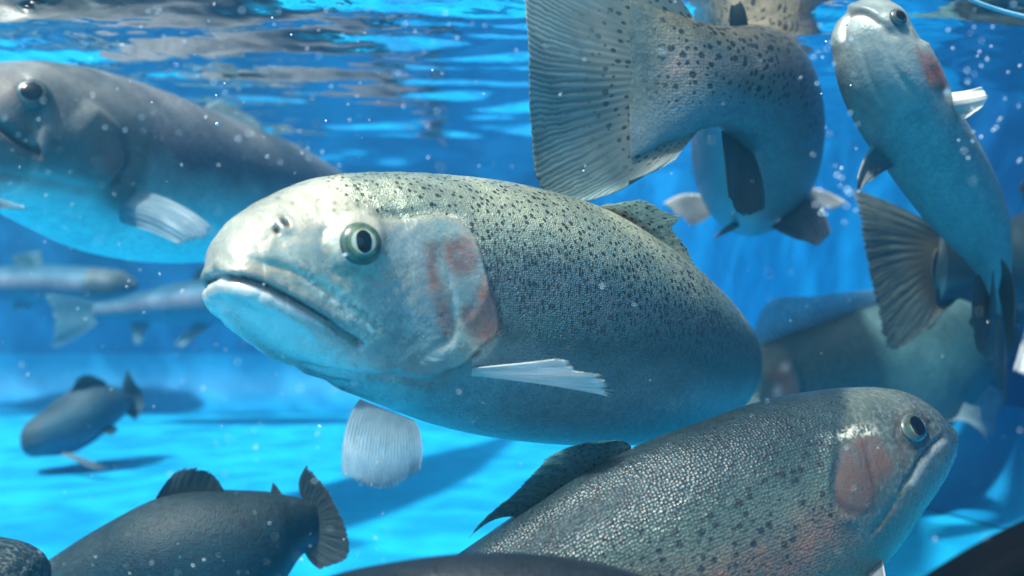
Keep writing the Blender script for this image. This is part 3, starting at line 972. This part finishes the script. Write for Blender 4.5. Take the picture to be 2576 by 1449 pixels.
f3.fin("anal_fin", [(1815, 318, .62), (1850, 335, .64), (1885, 365, .66)], [(1828, 500, .60), (1870, 545, .62), (1925, 530, .64)], FIN_DARK, mid=[(1822, 410, .61), (1865, 440, .63), (1918, 450, .65)], jag=.04)
f3.fin("adipose_fin", [(1838, 68, .615), (1880, 72, .63)], [(1838, 12, .62), (1865, 2, .63)], FIN_DARK, mid=[(1834, 40, .615), (1878, 36, .63)], nu=24, nv=12)
f3.fin("pectoral_fin", [(1785, 500, 1.0), (1790, 540, .99)], [(1665, 515, 1.0), (1735, 566, .97)], FIN_GREY, mid=[(1725, 488, 1.0), (1760, 560, .98)], jag=.06)
f3.fin("pectoral_fin", [(2000, 470, 1.0), (1995, 510, .99)], [(2135, 515, .99), (2060, 535, .97)], FIN_GREY, mid=[(2070, 480, 1.0), (2040, 528, .98)], jag=.06)
f3.fin("pelvic_fin", [(1880, 548, .82), (1865, 565, .81)], [(1790, 605, .79), (1795, 598, .79)], FIN_GREY, mid=[(1835, 562, .8), (1832, 585, .8)], nu=30, nv=14)
f3.fin("pelvic_fin", [(1995, 480, .79), (1960, 550, .78), (1940, 572, .78)], [(2092, 590, .76), (2050, 618, .75), (2010, 605, .75)], FIN_GREY, mid=[(2055, 505, .775), (2010, 580, .765), (1975, 590, .765)], jag=.03, rays=8)
f3.gfin("dorsal_fin", .42, .55, 90, .012, .04, FIN_TAIL)

# ------------------------------------------------------------------ 4. trout rising on the right, pale belly to the viewer
def BL(cx, cy, d, hx, hy, hd, w):
    """belly-on station: centre, depth, and the half-height vector pointing from belly to back"""
    c = P(cx, cy, d)
    k = np.array([hx, hd, hy])
    return c, k, w


def from_c(rows):
    out = []
    for cx, cy, d, hx, hy, hd, w in rows:
        c = P(cx, cy, d)
        k = np.array([hx, hd, hy])
        t, b = c + k, c - k
        tp, bp = to_px(t), to_px(b)
        out.append((tp[0], tp[1], t[1], bp[0], bp[1], b[1], w))
    return out


st = from_c([(2162, 8, .585, .002, .0, .004, .006), (2168, 20, .583, .004, .002, .010, .0125), (2178, 50, .582, .007, .004, .017, .0195), (2196, 110, .585, .010, .005, .025, .0235), (2222, 180, .59, .012, .006, .030, .0265), (2262, 260, .60, .013, .006, .034, .0275),
             (2318, 350, .625, .013, .006, .037, .0275), (2370, 430, .65, .012, .006, .036, .0275), (2420, 510, .68, .011, .006, .032, .026), (2462, 580, .71, .010, .005, .026, .022), (2492, 650, .745, .008, .004, .020, .0155), (2512, 720, .78, .006, .003, .016, .009), (2525, 790, .81, .005, .002, .015, .005)])
feats = [groove([(2120, 110), (2122, 60), (2140, 36), (2170, 34), (2210, 55), (2262, 100)], 6, .0028), bump(2165, 22, 50, 12, .002, 10), bump(2250, 45, 24, 26, .002),
         groove([(2160, 90), (2185, 190), (2230, 270)], 6, .0008), groove([(2210, 100), (2270, 200), (2320, 260)], 7, .001), step([(2310, 100), (2345, 180), (2365, 250)], .003, 8, 30, 1)]
paints = [(0, area([(2305, 120), (2340, 150), (2372, 220), (2375, 250), (2345, 225), (2320, 170)], 9, 1.0)), (2, line([(2118, 100), (2124, 60), (2142, 40), (2170, 40), (2210, 62)], 7, .7)), (3, spot(2252, 45, 18, 20, .9)), (3, line([(2340, 165), (2362, 225)], 5, .5)),
          (3, line([(2120, 110), (2121, 66), (2140, 32), (2170, 30), (2212, 52)], 4, .5))]
f4 = Fish("trout rising at the right, white belly and chin turned to the viewer", st, SKIN_PALE, 200, 120, 2.2, feats, paints, mirror=False, head_end=.2)
f4.eye(2254, 48, 24, IRIS_DARK, bulge=.5, pupil=.62, sink=.1, other=False)
f4.fin("pectoral_fin", [(2352, 236, .60), (2368, 270, .60), (2388, 295, .605)], [(2470, 218, .57), (2488, 240, .57), (2448, 288, .575)], FIN_WHITE, mid=[(2415, 230, .585), (2430, 255, .58), (2420, 300, .59)], jag=.05, rays=7, ripple=.0003)
f4.fin("pectoral_fin", [(2222, 350, .61), (2238, 385, .615), (2262, 415, .62)], [(2152, 455, .585), (2156, 480, .585), (2190, 455, .59)], FIN_GREY, mid=[(2180, 385, .60), (2190, 420, .60), (2222, 432, .605)], jag=.05, rays=7)
f4.fin("pelvic_fin", [(2464, 690, .70), (2478, 720, .71), (2490, 755, .72)], [(2448, 850, .68), (2468, 892, .685), (2494, 905, .70)], FIN_DARK, mid=[(2444, 745, .69), (2460, 800, .695), (2486, 830, .705)], rays=7, jag=.04)
f4.fin("pelvic_fin", [(2518, 650, .70), (2520, 690, .71), (2512, 735, .72)], [(2553, 815, .68), (2547, 872, .685), (2532, 908, .70)], FIN_DARK, mid=[(2552, 715, .69), (2543, 765, .695), (2522, 800, .705)], rays=7, jag=.04)
f4.fin("anal_fin", [(2498, 680, .72), (2505, 760, .76)], [(2488, 790, .70), (2500, 930, .74)], FIN_DARK, nu=30, nv=14)
f4.fin("tail_fin", [(2520, 770, .80), (2528, 790, .815), (2532, 800, .83)], [(2496, 940, .78), (2520, 1000, .83), (2535, 1045, .90)], FIN_DARK, mid=[(2505, 850, .79), (2522, 880, .82), (2532, 900, .86)], rays=8)
f4.gfin("dorsal_fin", .48, .6, 90, .03, .015, FIN_GREY)

# ------------------------------------------------------------------ 5. dark spread tail at the right, fish leaving the frame
st = [S(2900, 500, 2905, 560, 1.06, .012), S(2860, 470, 2860, 690, 1.05, .03), S(2760, 470, 2760, 800, 1.0, .042), S(2640, 510, 2640, 810, .95, .043), S(2540, 560, 2540, 790, .905, .034), S(2460, 600, 2460, 765, .87, .02), S(2410, 610, 2410, 752, .845, .013), S(2365, 595, 2360, 760, .83, .007)]
f5 = Fish("dark trout leaving at the right edge, black spotted tail spread open", st, SKIN_DARK, 120, 80)
f5.fin("tail_fin", [(2400, 602, .845), (2350, 640, .83), (2345, 700, .83), (2360, 745, .835), (2415, 748, .845)], [(2128, 478, .81), (2155, 560, .80), (2195, 690, .80), (2215, 800, .805), (2222, 882, .81), (2320, 840, .82), (2385, 762, .835)], FIN_OLIVE,
       mid=[(2285, 535, .825), (2250, 590, .815), (2262, 690, .815), (2290, 770, .82), (2330, 815, .825), (2365, 790, .83), (2400, 755, .84)], nu=120, nv=30, rays=18, jag=.05, th=.0012)
f5.hidden_fins(FIN_DARK, tail=False)

# ------------------------------------------------------------------ 6. pale teal trout behind, facing left
st = [S(1740, 985, 1745, 1015, .93, .008), S(1770, 940, 1770, 1070, .93, .022), S(1820, 905, 1820, 1130, .93, .033), S(1900, 876, 1890, 1185, .935, .042), S(2000, 838, 1985, 1215, .945, .047), S(2100, 803, 2090, 1215, .955, .049), S(2200, 768, 2205, 1180, .97, .048), S(2300, 750, 2330, 1110, .985, .045), S(2400, 745, 2430, 1010, 1.0, .036), S(2480, 750, 2500, 930, 1.02, .024), S(2540, 765, 2550, 890, 1.04, .012)]
feats = [step([(1990, 900), (2012, 950), (2015, 1000), (1990, 1040)], .004, 8, 40, -1)]
paints = [(0, area([(1935, 930), (1975, 930), (2000, 970), (1990, 1010), (1940, 1010)], 16, .6)), (2, spot(1972, 928, 10, 12, .6)), (3, spot(1968, 940, 14, 22, .45)), (2, spot(1955, 985, 10, 14, .5))]
f6 = Fish("pale teal trout facing left behind, with wide smoky dorsal fin", st, SKIN_TEAL, 160, 100, 2.1, feats, paints, head_end=.2)
f6.fin("dorsal_fin", [(1935, 868, .94), (2040, 825, .95), (2120, 800, .96), (2215, 768, .97)], [(1888, 830, .93), (1925, 765, .935), (2060, 742, .945), (2212, 728, .965)], FIN_PALE, mid=[(1905, 862, .935), (1985, 805, .94), (2090, 770, .95), (2214, 748, .967)], jag=.03, nu=80)
f6.fin("pelvic_fin", [(2340, 1080, .95), (2380, 1045, .96), (2420, 1010, .96)], [(2490, 1118, .91), (2480, 1080, .92), (2462, 1020, .93)], FIN_PALE, mid=[(2420, 1060, .93), (2440, 1055, .94), (2445, 1020, .94)], jag=.03, rays=7)
f6.fin("pectoral_fin", [(2060, 1180, .93), (2095, 1190, .93)], [(2130, 1270, .9), (2180, 1250, .9)], FIN_PALE)
f6.hidden_fins(FIN_PALE, dorsal=False, pect=(False, False), pelv=(False, False))

# ------------------------------------------------------------------ 7. near trout at the lower right, facing right
st = [S(2368, 1083, 2372, 1104, .462, .003), S(2364, 1068, 2376, 1125, .461, .0065), S(2348, 1046, 2366, 1165, .459, .011), S(2318, 1015, 2338, 1210, .456, .016), S(2275, 988, 2298, 1265, .452, .0205), S(2215, 975, 2250, 1325, .447, .0245), S(2140, 975, 2205, 1388, .441, .028), S(2050, 984, 2140, 1465, .434, .031),
      S(1930, 1008, 2040, 1560, .425, .0335), S(1790, 1055, 1920, 1645, .416, .035), S(1640, 1110, 1780, 1705, .408, .0345), S(1480, 1185, 1620, 1720, .402, .0325), S(1320, 1285, 1440, 1710, .397, .0285), S(1180, 1380, 1270, 1690, .393, .023), S(1060, 1460, 1120, 1665, .39, .017), S(960, 1525, 990, 1650, .388, .011), S(880, 1570, 895, 1650, .387, .007)]
st = [(a, b, d * 1.1, e, f, g * 1.1, w * 1.1) for a, b, d, e, f, g, w in st]
operc7 = [(2120, 1075), (2110, 1110), (2104, 1160), (2096, 1210), (2098, 1258), (2130, 1290), (2165, 1300)]
feats = [groove([(2372, 1098), (2350, 1112), (2315, 1150), (2285, 1205), (2262, 1240)], 6, .0020), step([(2372, 1102), (2352, 1116), (2318, 1154), (2288, 1208)], .0014, 4, 14, -1),
         step(operc7, .0022, 5, 40, -1), groove([(q[0] - 6, q[1]) for q in operc7], 6, .0015), groove([(2175, 1110), (2188, 1170), (2205, 1230)], 5, .0007),
         bump(2293, 1080, 32, 38, .0022, 0, 3), groove([(2262, 1060), (2256, 1095), (2275, 1125)], 7, .0008), bump(2340, 1062, 7, 5, -.0012),
         groove([(2260, 1250), (2220, 1310), (2190, 1345)], 8, .0010)]
paints = [(1, lambda px: soft_poly(px, spline([(2120, 930), (2420, 930), (2420, 1240), (2240, 1400), (2180, 1360), (2130, 1300), (2094, 1260), (2096, 1200), (2108, 1120), (2130, 1060), (2120, 930)], 80)[:-1], 26)),
          (0, area([(2118, 1130), (2150, 1105), (2200, 1100), (2240, 1140), (2245, 1185), (2215, 1215), (2190, 1275), (2140, 1290), (2100, 1255), (2104, 1190)], 14, .75)),
          (0, spot(2265, 1140, 16, 24, .35)), (3, area([(2100, 1235), (2130, 1265), (2180, 1270), (2195, 1240), (2200, 1285), (2150, 1300), (2105, 1270)], 9, .55)), (4, spot(2135, 1090, 30, 14, .8, -20)), (4, spot(2180, 1085, 24, 12, .7)),
          (3, line([(2178, 1110), (2190, 1170), (2206, 1232)], 4, .4)), (3, line([(2368, 1100), (2340, 1122), (2312, 1156), (2288, 1200)], 3.5, .7)), (2, line([(2374, 1112), (2352, 1130), (2322, 1170), (2296, 1215)], 8, .3)), (3, spot(2340, 1062, 6, 4, .8)),
          (3, line([(2262, 1048), (2252, 1090), (2270, 1130)], 8, .4)), (3, lambda px: .6 * np.exp(-((np.hypot((px[:, 0] - 2297) / 36, (px[:, 1] - 1080) / 42) - 1) / .22) ** 2))]
f7 = Fish("near trout facing right at the bottom, scaly flank with rusty gill", st, SKIN_NEAR, 360, 220, 2.1, feats, paints, head_end=0)
f7.eye(2295, 1079, 35, IRIS_GOLD, bulge=.42, pupil=.64, pr=(1.3, 1.15), sink=.14, es=(1.45, 1.05))
f7.fin("dorsal_fin", [(1590, 1128, 0.4488), (1500, 1178, 0.4444), (1400, 1238, 0.4400), (1300, 1300, 0.4367)], [(1540, 1112, 0.4444), (1420, 1128, 0.4378), (1260, 1275, 0.4290), (1180, 1358, 0.4246)], FIN_DSPOT, mid=[(1570, 1110, 0.4466), (1470, 1125, 0.4400), (1350, 1215, 0.4345), (1240, 1310, 0.4301)], nu=110, nv=30, jag=.08, rays=12, ripple=.0006)
f7.fin("pectoral_fin", [(2205, 1325, 0.4675), (2190, 1350, 0.4642), (2170, 1365, 0.4620)], [(2120, 1470, 0.4510), (2150, 1500, 0.4510), (2180, 1480, 0.4510)], FIN_GREY, mid=[(2170, 1385, 0.4576), (2168, 1410, 0.4565), (2180, 1415, 0.4565)], rays=7)
f7.hidden_fins(FIN_GREY, dorsal=False, adip=False, pect=(False, True), tail=False)
f7.gtail(FIN_DARK, .03, .012, bend=(-.1, 0, -.9))

# ------------------------------------------------------------------ 8. dark back passing at the bottom edge
st = [S(520, 1640, 520, 1660, .335, .004), S(560, 1590, 560, 1700, .335, .012), S(650, 1525, 650, 1760, .335, .018), S(800, 1462, 800, 1810, .335, .022), S(1000, 1418, 1000, 1830, .335, .025), S(1250, 1397, 1250, 1830, .335, .0265), S(1450, 1412, 1450, 1810, .335, .025), S(1620, 1452, 1620, 1780, .335, .021), S(1800, 1520, 1800, 1730, .335, .014), S(1950, 1580, 1950, 1700, .335, .008)]
f8 = Fish("blackish fish back rising over the bottom edge in the foreground", st, SKIN_BACK, 140, 90, head_end=.2)
f8.hidden_fins(FIN_DARK, dorsal=False, pect=(False, False), pelv=(False, False))

# ------------------------------------------------------------------ 9. dark trout at the lower left with raised tail
st = [S(60, 1470, 62, 1500, .66, .006), S(85, 1440, 85, 1545, .66, .018), S(140, 1400, 140, 1600, .655, .03), S(215, 1350, 215, 1640, .65, .038), S(300, 1300, 300, 1650, .645, .042), S(400, 1252, 400, 1625, .64, .043), S(500, 1236, 500, 1580, .64, .040), S(600, 1236, 600, 1580, .64, .034), S(680, 1239, 682, 1512, .645, .0245), S(725, 1247, 728, 1440, .649, .0165), S(757, 1254, 758, 1398, .651, .0105), S(783, 1262, 783, 1382, .652, .0055), S(806, 1268, 806, 1374, .653, .0008)]
f9 = Fish("dark slate trout at the lower left, ragged dorsal fin and tail raised", st, SKIN_DARK, 160, 90, head_end=.2)
f9.fin("dorsal_fin", [(385, 1268, .64), (450, 1245, .64), (510, 1240, .64), (565, 1240, .64)], [(425, 1205, .635), (465, 1172, .635), (515, 1178, .635), (562, 1232, .638)], FIN_DARK, mid=[(400, 1240, .637), (455, 1205, .637), (520, 1205, .637), (566, 1236, .639)], jag=.14, rays=9)
f9.fin("adipose_fin", [(680, 1242, .645), (716, 1252, .646)], [(686, 1212, .645), (694, 1220, .646)], FIN_DARK, nu=14, nv=8)
f9.fin("tail_fin", [(764, 1258, .652), (788, 1285, .653), (790, 1345, .653), (766, 1388, .652)], [(772, 1170, .645), (832, 1250, .64), (878, 1335, .64), (874, 1402, .643), (806, 1434, .648)], FIN_DARK, mid=[(752, 1215, .65), (815, 1268, .647), (842, 1335, .647), (838, 1375, .648), (782, 1415, .65)], nu=90, jag=.06, rays=12)
f9.hidden_fins(FIN_DARK, dorsal=False, adip=False, tail=False, pect=(False, False), pelv=(False, False))

# ------------------------------------------------------------------ 10. blunt dark snout in the bottom left corner
st = [S(107, 1449, 107, 1457, .50, .002), S(101, 1424, 102, 1488, .50, .010), S(82, 1398, 84, 1526, .50, .0185), S(44, 1376, 46, 1554, .50, .026), S(-20, 1360, -18, 1580, .50, .031), S(-120, 1352, -118, 1600, .50, .034), S(-260, 1370, -260, 1595, .50, .030), S(-400, 1420, -400, 1570, .50, .016), S(-480, 1445, -480, 1550, .50, .008)]
f10 = Fish("blunt dark fish head poking into the bottom left corner", st, SKIN_DARK, 90, 64, head_end=.2)
f10.hidden_fins(FIN_DARK, pect=(False, False), pelv=(False, False))

# ------------------------------------------------------------------ 11. hazy fish, left middle
st = [S(58, 1098, 60, 1122, 1.20, .008), S(72, 1070, 80, 1142, 1.20, .024), S(105, 1036, 120, 1146, 1.20, .036), S(150, 1000, 170, 1142, 1.21, .044), S(200, 972, 215, 1120, 1.225, .045), S(250, 966, 258, 1080, 1.245, .036), S(290, 982, 292, 1046, 1.27, .022), S(318, 990, 318, 1034, 1.29, .012)]
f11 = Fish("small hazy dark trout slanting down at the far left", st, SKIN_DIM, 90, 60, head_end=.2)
f11.fin("dorsal_fin", [(175, 990, 1.21), (215, 972, 1.225), (262, 972, 1.24)], [(195, 948, 1.2), (230, 940, 1.215), (270, 965, 1.23)], FIN_DIM, jag=.1)
f11.fin("tail_fin", [(308, 990, 1.285), (318, 1012, 1.29), (312, 1034, 1.285)], [(325, 926, 1.27), (362, 1022, 1.28), (344, 1060, 1.27)], FIN_DIM, mid=[(312, 955, 1.28), (340, 1016, 1.285), (328, 1048, 1.28)])
f11.fin("pelvic_fin", [(245, 1085, 1.2), (275, 1065, 1.22)], [(285, 1095, 1.2), (300, 1080, 1.22)], FIN_DIM)
f11.fin("pectoral_fin", [(150, 1140, 1.17), (175, 1140, 1.17)], [(240, 1184, 1.15), (285, 1180, 1.15)], FIN_DIM)

# ------------------------------------------------------------------ 12. two faint trout along the back wall
st = [S(790, 735, 790, 752, 1.58, .01), S(760, 715, 760, 775, 1.58, .026), S(690, 698, 690, 795, 1.58, .042), S(600, 695, 600, 812, 1.58, .05), S(480, 706, 480, 815, 1.58, .05), S(370, 730, 370, 812, 1.58, .038), S(290, 752, 290, 808, 1.58, .022), S(240, 762, 240, 802, 1.58, .012)]
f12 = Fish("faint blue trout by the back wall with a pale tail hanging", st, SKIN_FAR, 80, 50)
f12.fin("tail_fin", [(255, 764, 1.58), (236, 782, 1.58), (255, 802, 1.58)], [(110, 742, 1.56), (135, 800, 1.56), (125, 876, 1.56)], FIN_FAR, mid=[(180, 748, 1.57), (190, 800, 1.57), (200, 845, 1.57)])
f12.fin("anal_fin", [(325, 795, 1.575), (385, 800, 1.575)], [(338, 868, 1.56), (350, 872, 1.56)], FIN_FAR)
f12.fin("pelvic_fin", [(500, 800, 1.57), (550, 802, 1.57)], [(435, 872, 1.55), (455, 880, 1.55)], FIN_FAR)
f12.fin("dorsal_fin", [(480, 708, 1.58), (560, 698, 1.58)], [(500, 668, 1.57), (560, 680, 1.57)], FIN_FAR)
st = [S(345, 712, 345, 728, 1.70, .01), S(325, 692, 325, 748, 1.70, .026), S(260, 676, 260, 768, 1.70, .042), S(160, 668, 160, 768, 1.70, .048), S(40, 668, 40, 760, 1.70, .046), S(-60, 680, -60, 750, 1.70, .034), S(-150, 700, -150, 740, 1.70, .014)]
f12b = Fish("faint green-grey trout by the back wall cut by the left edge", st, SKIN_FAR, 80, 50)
f12b.hidden_fins(FIN_FAR)

# ------------------------------------------------------------------ 13. pale trout cut by the right edge
st = [S(2520, 650, 2530, 700, .93, .006), S(2560, 600, 2580, 790, .93, .03), S(2640, 590, 2660, 850, .94, .042), S(2760, 600, 2780, 850, .95, .042), S(2880, 640, 2890, 810, .96, .03), S(2980, 680, 2980, 780, .97, .012)]
f13 = Fish("pale bluish trout mostly cut off by the right edge", st, SKIN_TEAL, 80, 60)
f13.fin("pectoral_fin", [(2590, 790, .90), (2620, 810, .9)], [(2545, 940, .87), (2600, 950, .87)], FIN_WHITE)
f13.hidden_fins(FIN_PALE, pect=(False, True))

# ------------------------------------------------------------------ window edge, lower right corner
def window_edge():
    m = plain_mat("black_rubber", (0.0015, 0.0015, 0.002), 0.7, 0.04)
    a, b = P(2150, 1565, .30), P(2900, 1165, .30)
    d = unit(b - a)
    up = unit(np.cross(np.array([0, 1.0, 0]), d)) * -1
    if up[2] < 0:
        up = -up
    prof = [(-.05, -.012), (-.05, .012), (-.004, .012), (-.001, .0105), (0, .007), (0, -.007), (-.001, -.0105), (-.004, -.012)]
    V, fc = [], []
    n = 30
    for k in range(n):
        f = k / (n - 1)
        c = a * (1 - f) + b * f - up * 0.006 * ((f - .5) * 2) ** 2
        for h, y in prof:
            V.append(c + up * h + np.array([0, y, 0]))
    q = len(prof)
    for k in range(n - 1):
        for j in range(q):
            fc.append((k * q + j, k * q + (j + 1) % q, (k + 1) * q + (j + 1) % q, (k + 1) * q + j))
    fc.append(tuple(range(q)))
    fc.append(tuple((n - 1) * q + j for j in reversed(range(q))))
    o = mesh_obj("window_edge", V, fc, m, smooth_shade=False)
    tag(o, "black slanted window edge in the bottom right corner", "frame")


window_edge()


def tubing():
    pts = spline([P(2405, -22, .60), P(2450, 2, .60), P(2510, 24, .605), P(2600, 46, .61), P(2720, 60, .62)], 40)
    t = unit(np.gradient(pts, axis=0))
    a = unit(np.cross(t, np.array([0, 0, 1.0])))
    b = np.cross(t, a)
    V, fc, q, r = [], [], 10, 0.0013
    for p, u, v in zip(pts, a, b):
        for j in range(q):
            an = j / q * 2 * math.pi
            V.append(p + (u * math.cos(an) + v * math.sin(an)) * r)
    for k in range(len(pts) - 1):
        for j in range(q):
            fc.append((k * q + j, k * q + (j + 1) % q, (k + 1) * q + (j + 1) % q, (k + 1) * q + j))
    o = mesh_obj("tubing", V, fc, plain_mat("tubing_blue", (0.25, 0.5, 0.62), .3))
    tag(o, "thin pale blue curve of tubing crossing the top right corner", "tube")


tubing()

# ------------------------------------------------------------------ bubbles and drifting specks
BUB = NT("bubble")
_b = BUB.bsdf(**{'Base Color': (0.85, 0.9, 0.95), 'Roughness': 0.05, 'Coat Weight': 1.0})
BUB.finish(_b.outputs[0])
BUB = BUB.mat


def sphere(r, rings=7, segs=10, squash=1.0):
    V = [(0, 0, r * squash)]
    for i in range(1, rings):
        for j in range(segs):
            t, p = math.pi * i / rings, 2 * math.pi * j / segs
            V.append((r * math.sin(t) * math.cos(p), r * math.sin(t) * math.sin(p), r * squash * math.cos(t)))
    V.append((0, 0, -r * squash))
    fc = [(0, 1 + j, 1 + (j + 1) % segs) for j in range(segs)]
    for i in range(rings - 2):
        for j in range(segs):
            a, b = 1 + i * segs + j, 1 + i * segs + (j + 1) % segs
            fc.append((a, a + segs, b + segs, b))
    e = len(V) - 1
    s = 1 + (rings - 2) * segs
    fc += [(e, s + (j + 1) % segs, s + j) for j in range(segs)]
    return V, fc


def bubbles(label, group, spots):
    V, fc = sphere(0.001)
    proto = None
    for x, y, d, r in spots:
        if proto is None:
            o = proto = mesh_obj("bubble", V, fc, BUB)
        else:
            o = proto.copy()
            COL.objects.link(o)
        o.location = tuple(P(x, y, d))
        o.scale = (r * .5, r * .5, r * .5)
        tag(o, label, "bubble", group)


rb = random.Random(5)
sp = [(2078, 105, .5, 1.2), (2066, 236, .55, 1), (2140, 215, .52, .9), (2130, 62, .5, 1.5)]
for k in range(34):
    sp.append((rb.uniform(2045, 2160), rb.uniform(30, 560), rb.uniform(.27, .37), rb.uniform(.5, 1.0)))
bubbles("tiny white bubble rising left of the trout with upturned chin", "bubbles left of the rising trout", sp)
sp = []
for k in range(36):
    sp.append((rb.uniform(2380, 2570), rb.uniform(10, 420), rb.uniform(.27, .37), rb.uniform(.45, .9)))
bubbles("tiny white bubble against dark blue at the upper right", "bubbles at the upper right", sp)
sp = [(546, 312, .5, 1.9), (733, 88, .5, 1.3), (685, 45, .5, 1.2), (1088, 177, .5, 1.3), (544, 240, .5, 1.1), (382, 258, .5, 1.1), (565, 210, .5, 1), (820, 304, .5, 1.2), (1468, 430, .55, 1.1)]
for k in range(60):
    sp.append((rb.uniform(300, 1310), rb.uniform(5, 420), rb.uniform(.27, .37), rb.uniform(.4, .9)))
bubbles("tiny white bubble under the rippled surface at the upper left", "bubbles under the surface", sp)


def specks():
    V, fc = [], []
    r0 = random.Random(11)
    for k in range(620):
        x, y = r0.uniform(-40, 2620), r0.uniform(-20, 1470)
        if x > 1000 and r0.random() < .6:
            x = r0.uniform(-40, 1000)
        d = r0.uniform(.22, .40)
        c = P(x, y, d)
        r = r0.choice([.00008, .0001, .00012, .00015, .00018, .00025, .0004 if r0.random() < .3 else .0001]) * (d / .3)
        ln = r * r0.uniform(1, 3.4)
        an = r0.uniform(0, math.pi)
        ax = np.array([math.cos(an), r0.uniform(-.5, .5), math.sin(an)])
        pr = np.array([-math.sin(an), 0, math.cos(an)])
        b0 = len(V)
        V += [c + ax * ln, c - ax * ln, c + pr * r, c - pr * r, c + np.array([0, r, 0]), c - np.array([0, r, 0])]
        for t in ((0, 2, 4), (0, 4, 3), (0, 3, 5), (0, 5, 2), (1, 4, 2), (1, 3, 4), (1, 5, 3), (1, 2, 5)):
            fc.append(tuple(b0 + q for q in t))
    o = mesh_obj("drifting_specks", V, fc, plain_mat("speck", (0.75, 0.8, 0.8), .6))
    tag(o, "fine pale specks drifting through the water", "specks", kind="stuff")


specks()

# ------------------------------------------------------------------ the water's own haze
HAZE = 0.09


def haze():
    m = NT("haze")
    v = m.n("VolumePrincipled")
    v.inputs['Color'].default_value = (0.25, 0.72, 1.0, 1)
    v.inputs['Density'].default_value = HAZE
    v.inputs['Anisotropy'].default_value = 0.55
    m.finish(v.outputs[0], 1)
    x0, x1, y0, y1, z0, z1 = -3.2, 3.2, -1.2, 3.2, FLOOR_Z - 1.0, 0.5
    V = [(x, y, z) for x in (x0, x1) for y in (y0, y1) for z in (z0, z1)]
    fc = [(0, 1, 3, 2), (4, 6, 7, 5), (0, 4, 5, 1), (2, 3, 7, 6), (0, 2, 6, 4), (1, 5, 7, 3)]
    o = mesh_obj("haze", V, fc, m.mat, smooth_shade=False)
    tag(o, "blue haze of the tank water", "haze", kind="stuff")


if HAZE:
    haze()
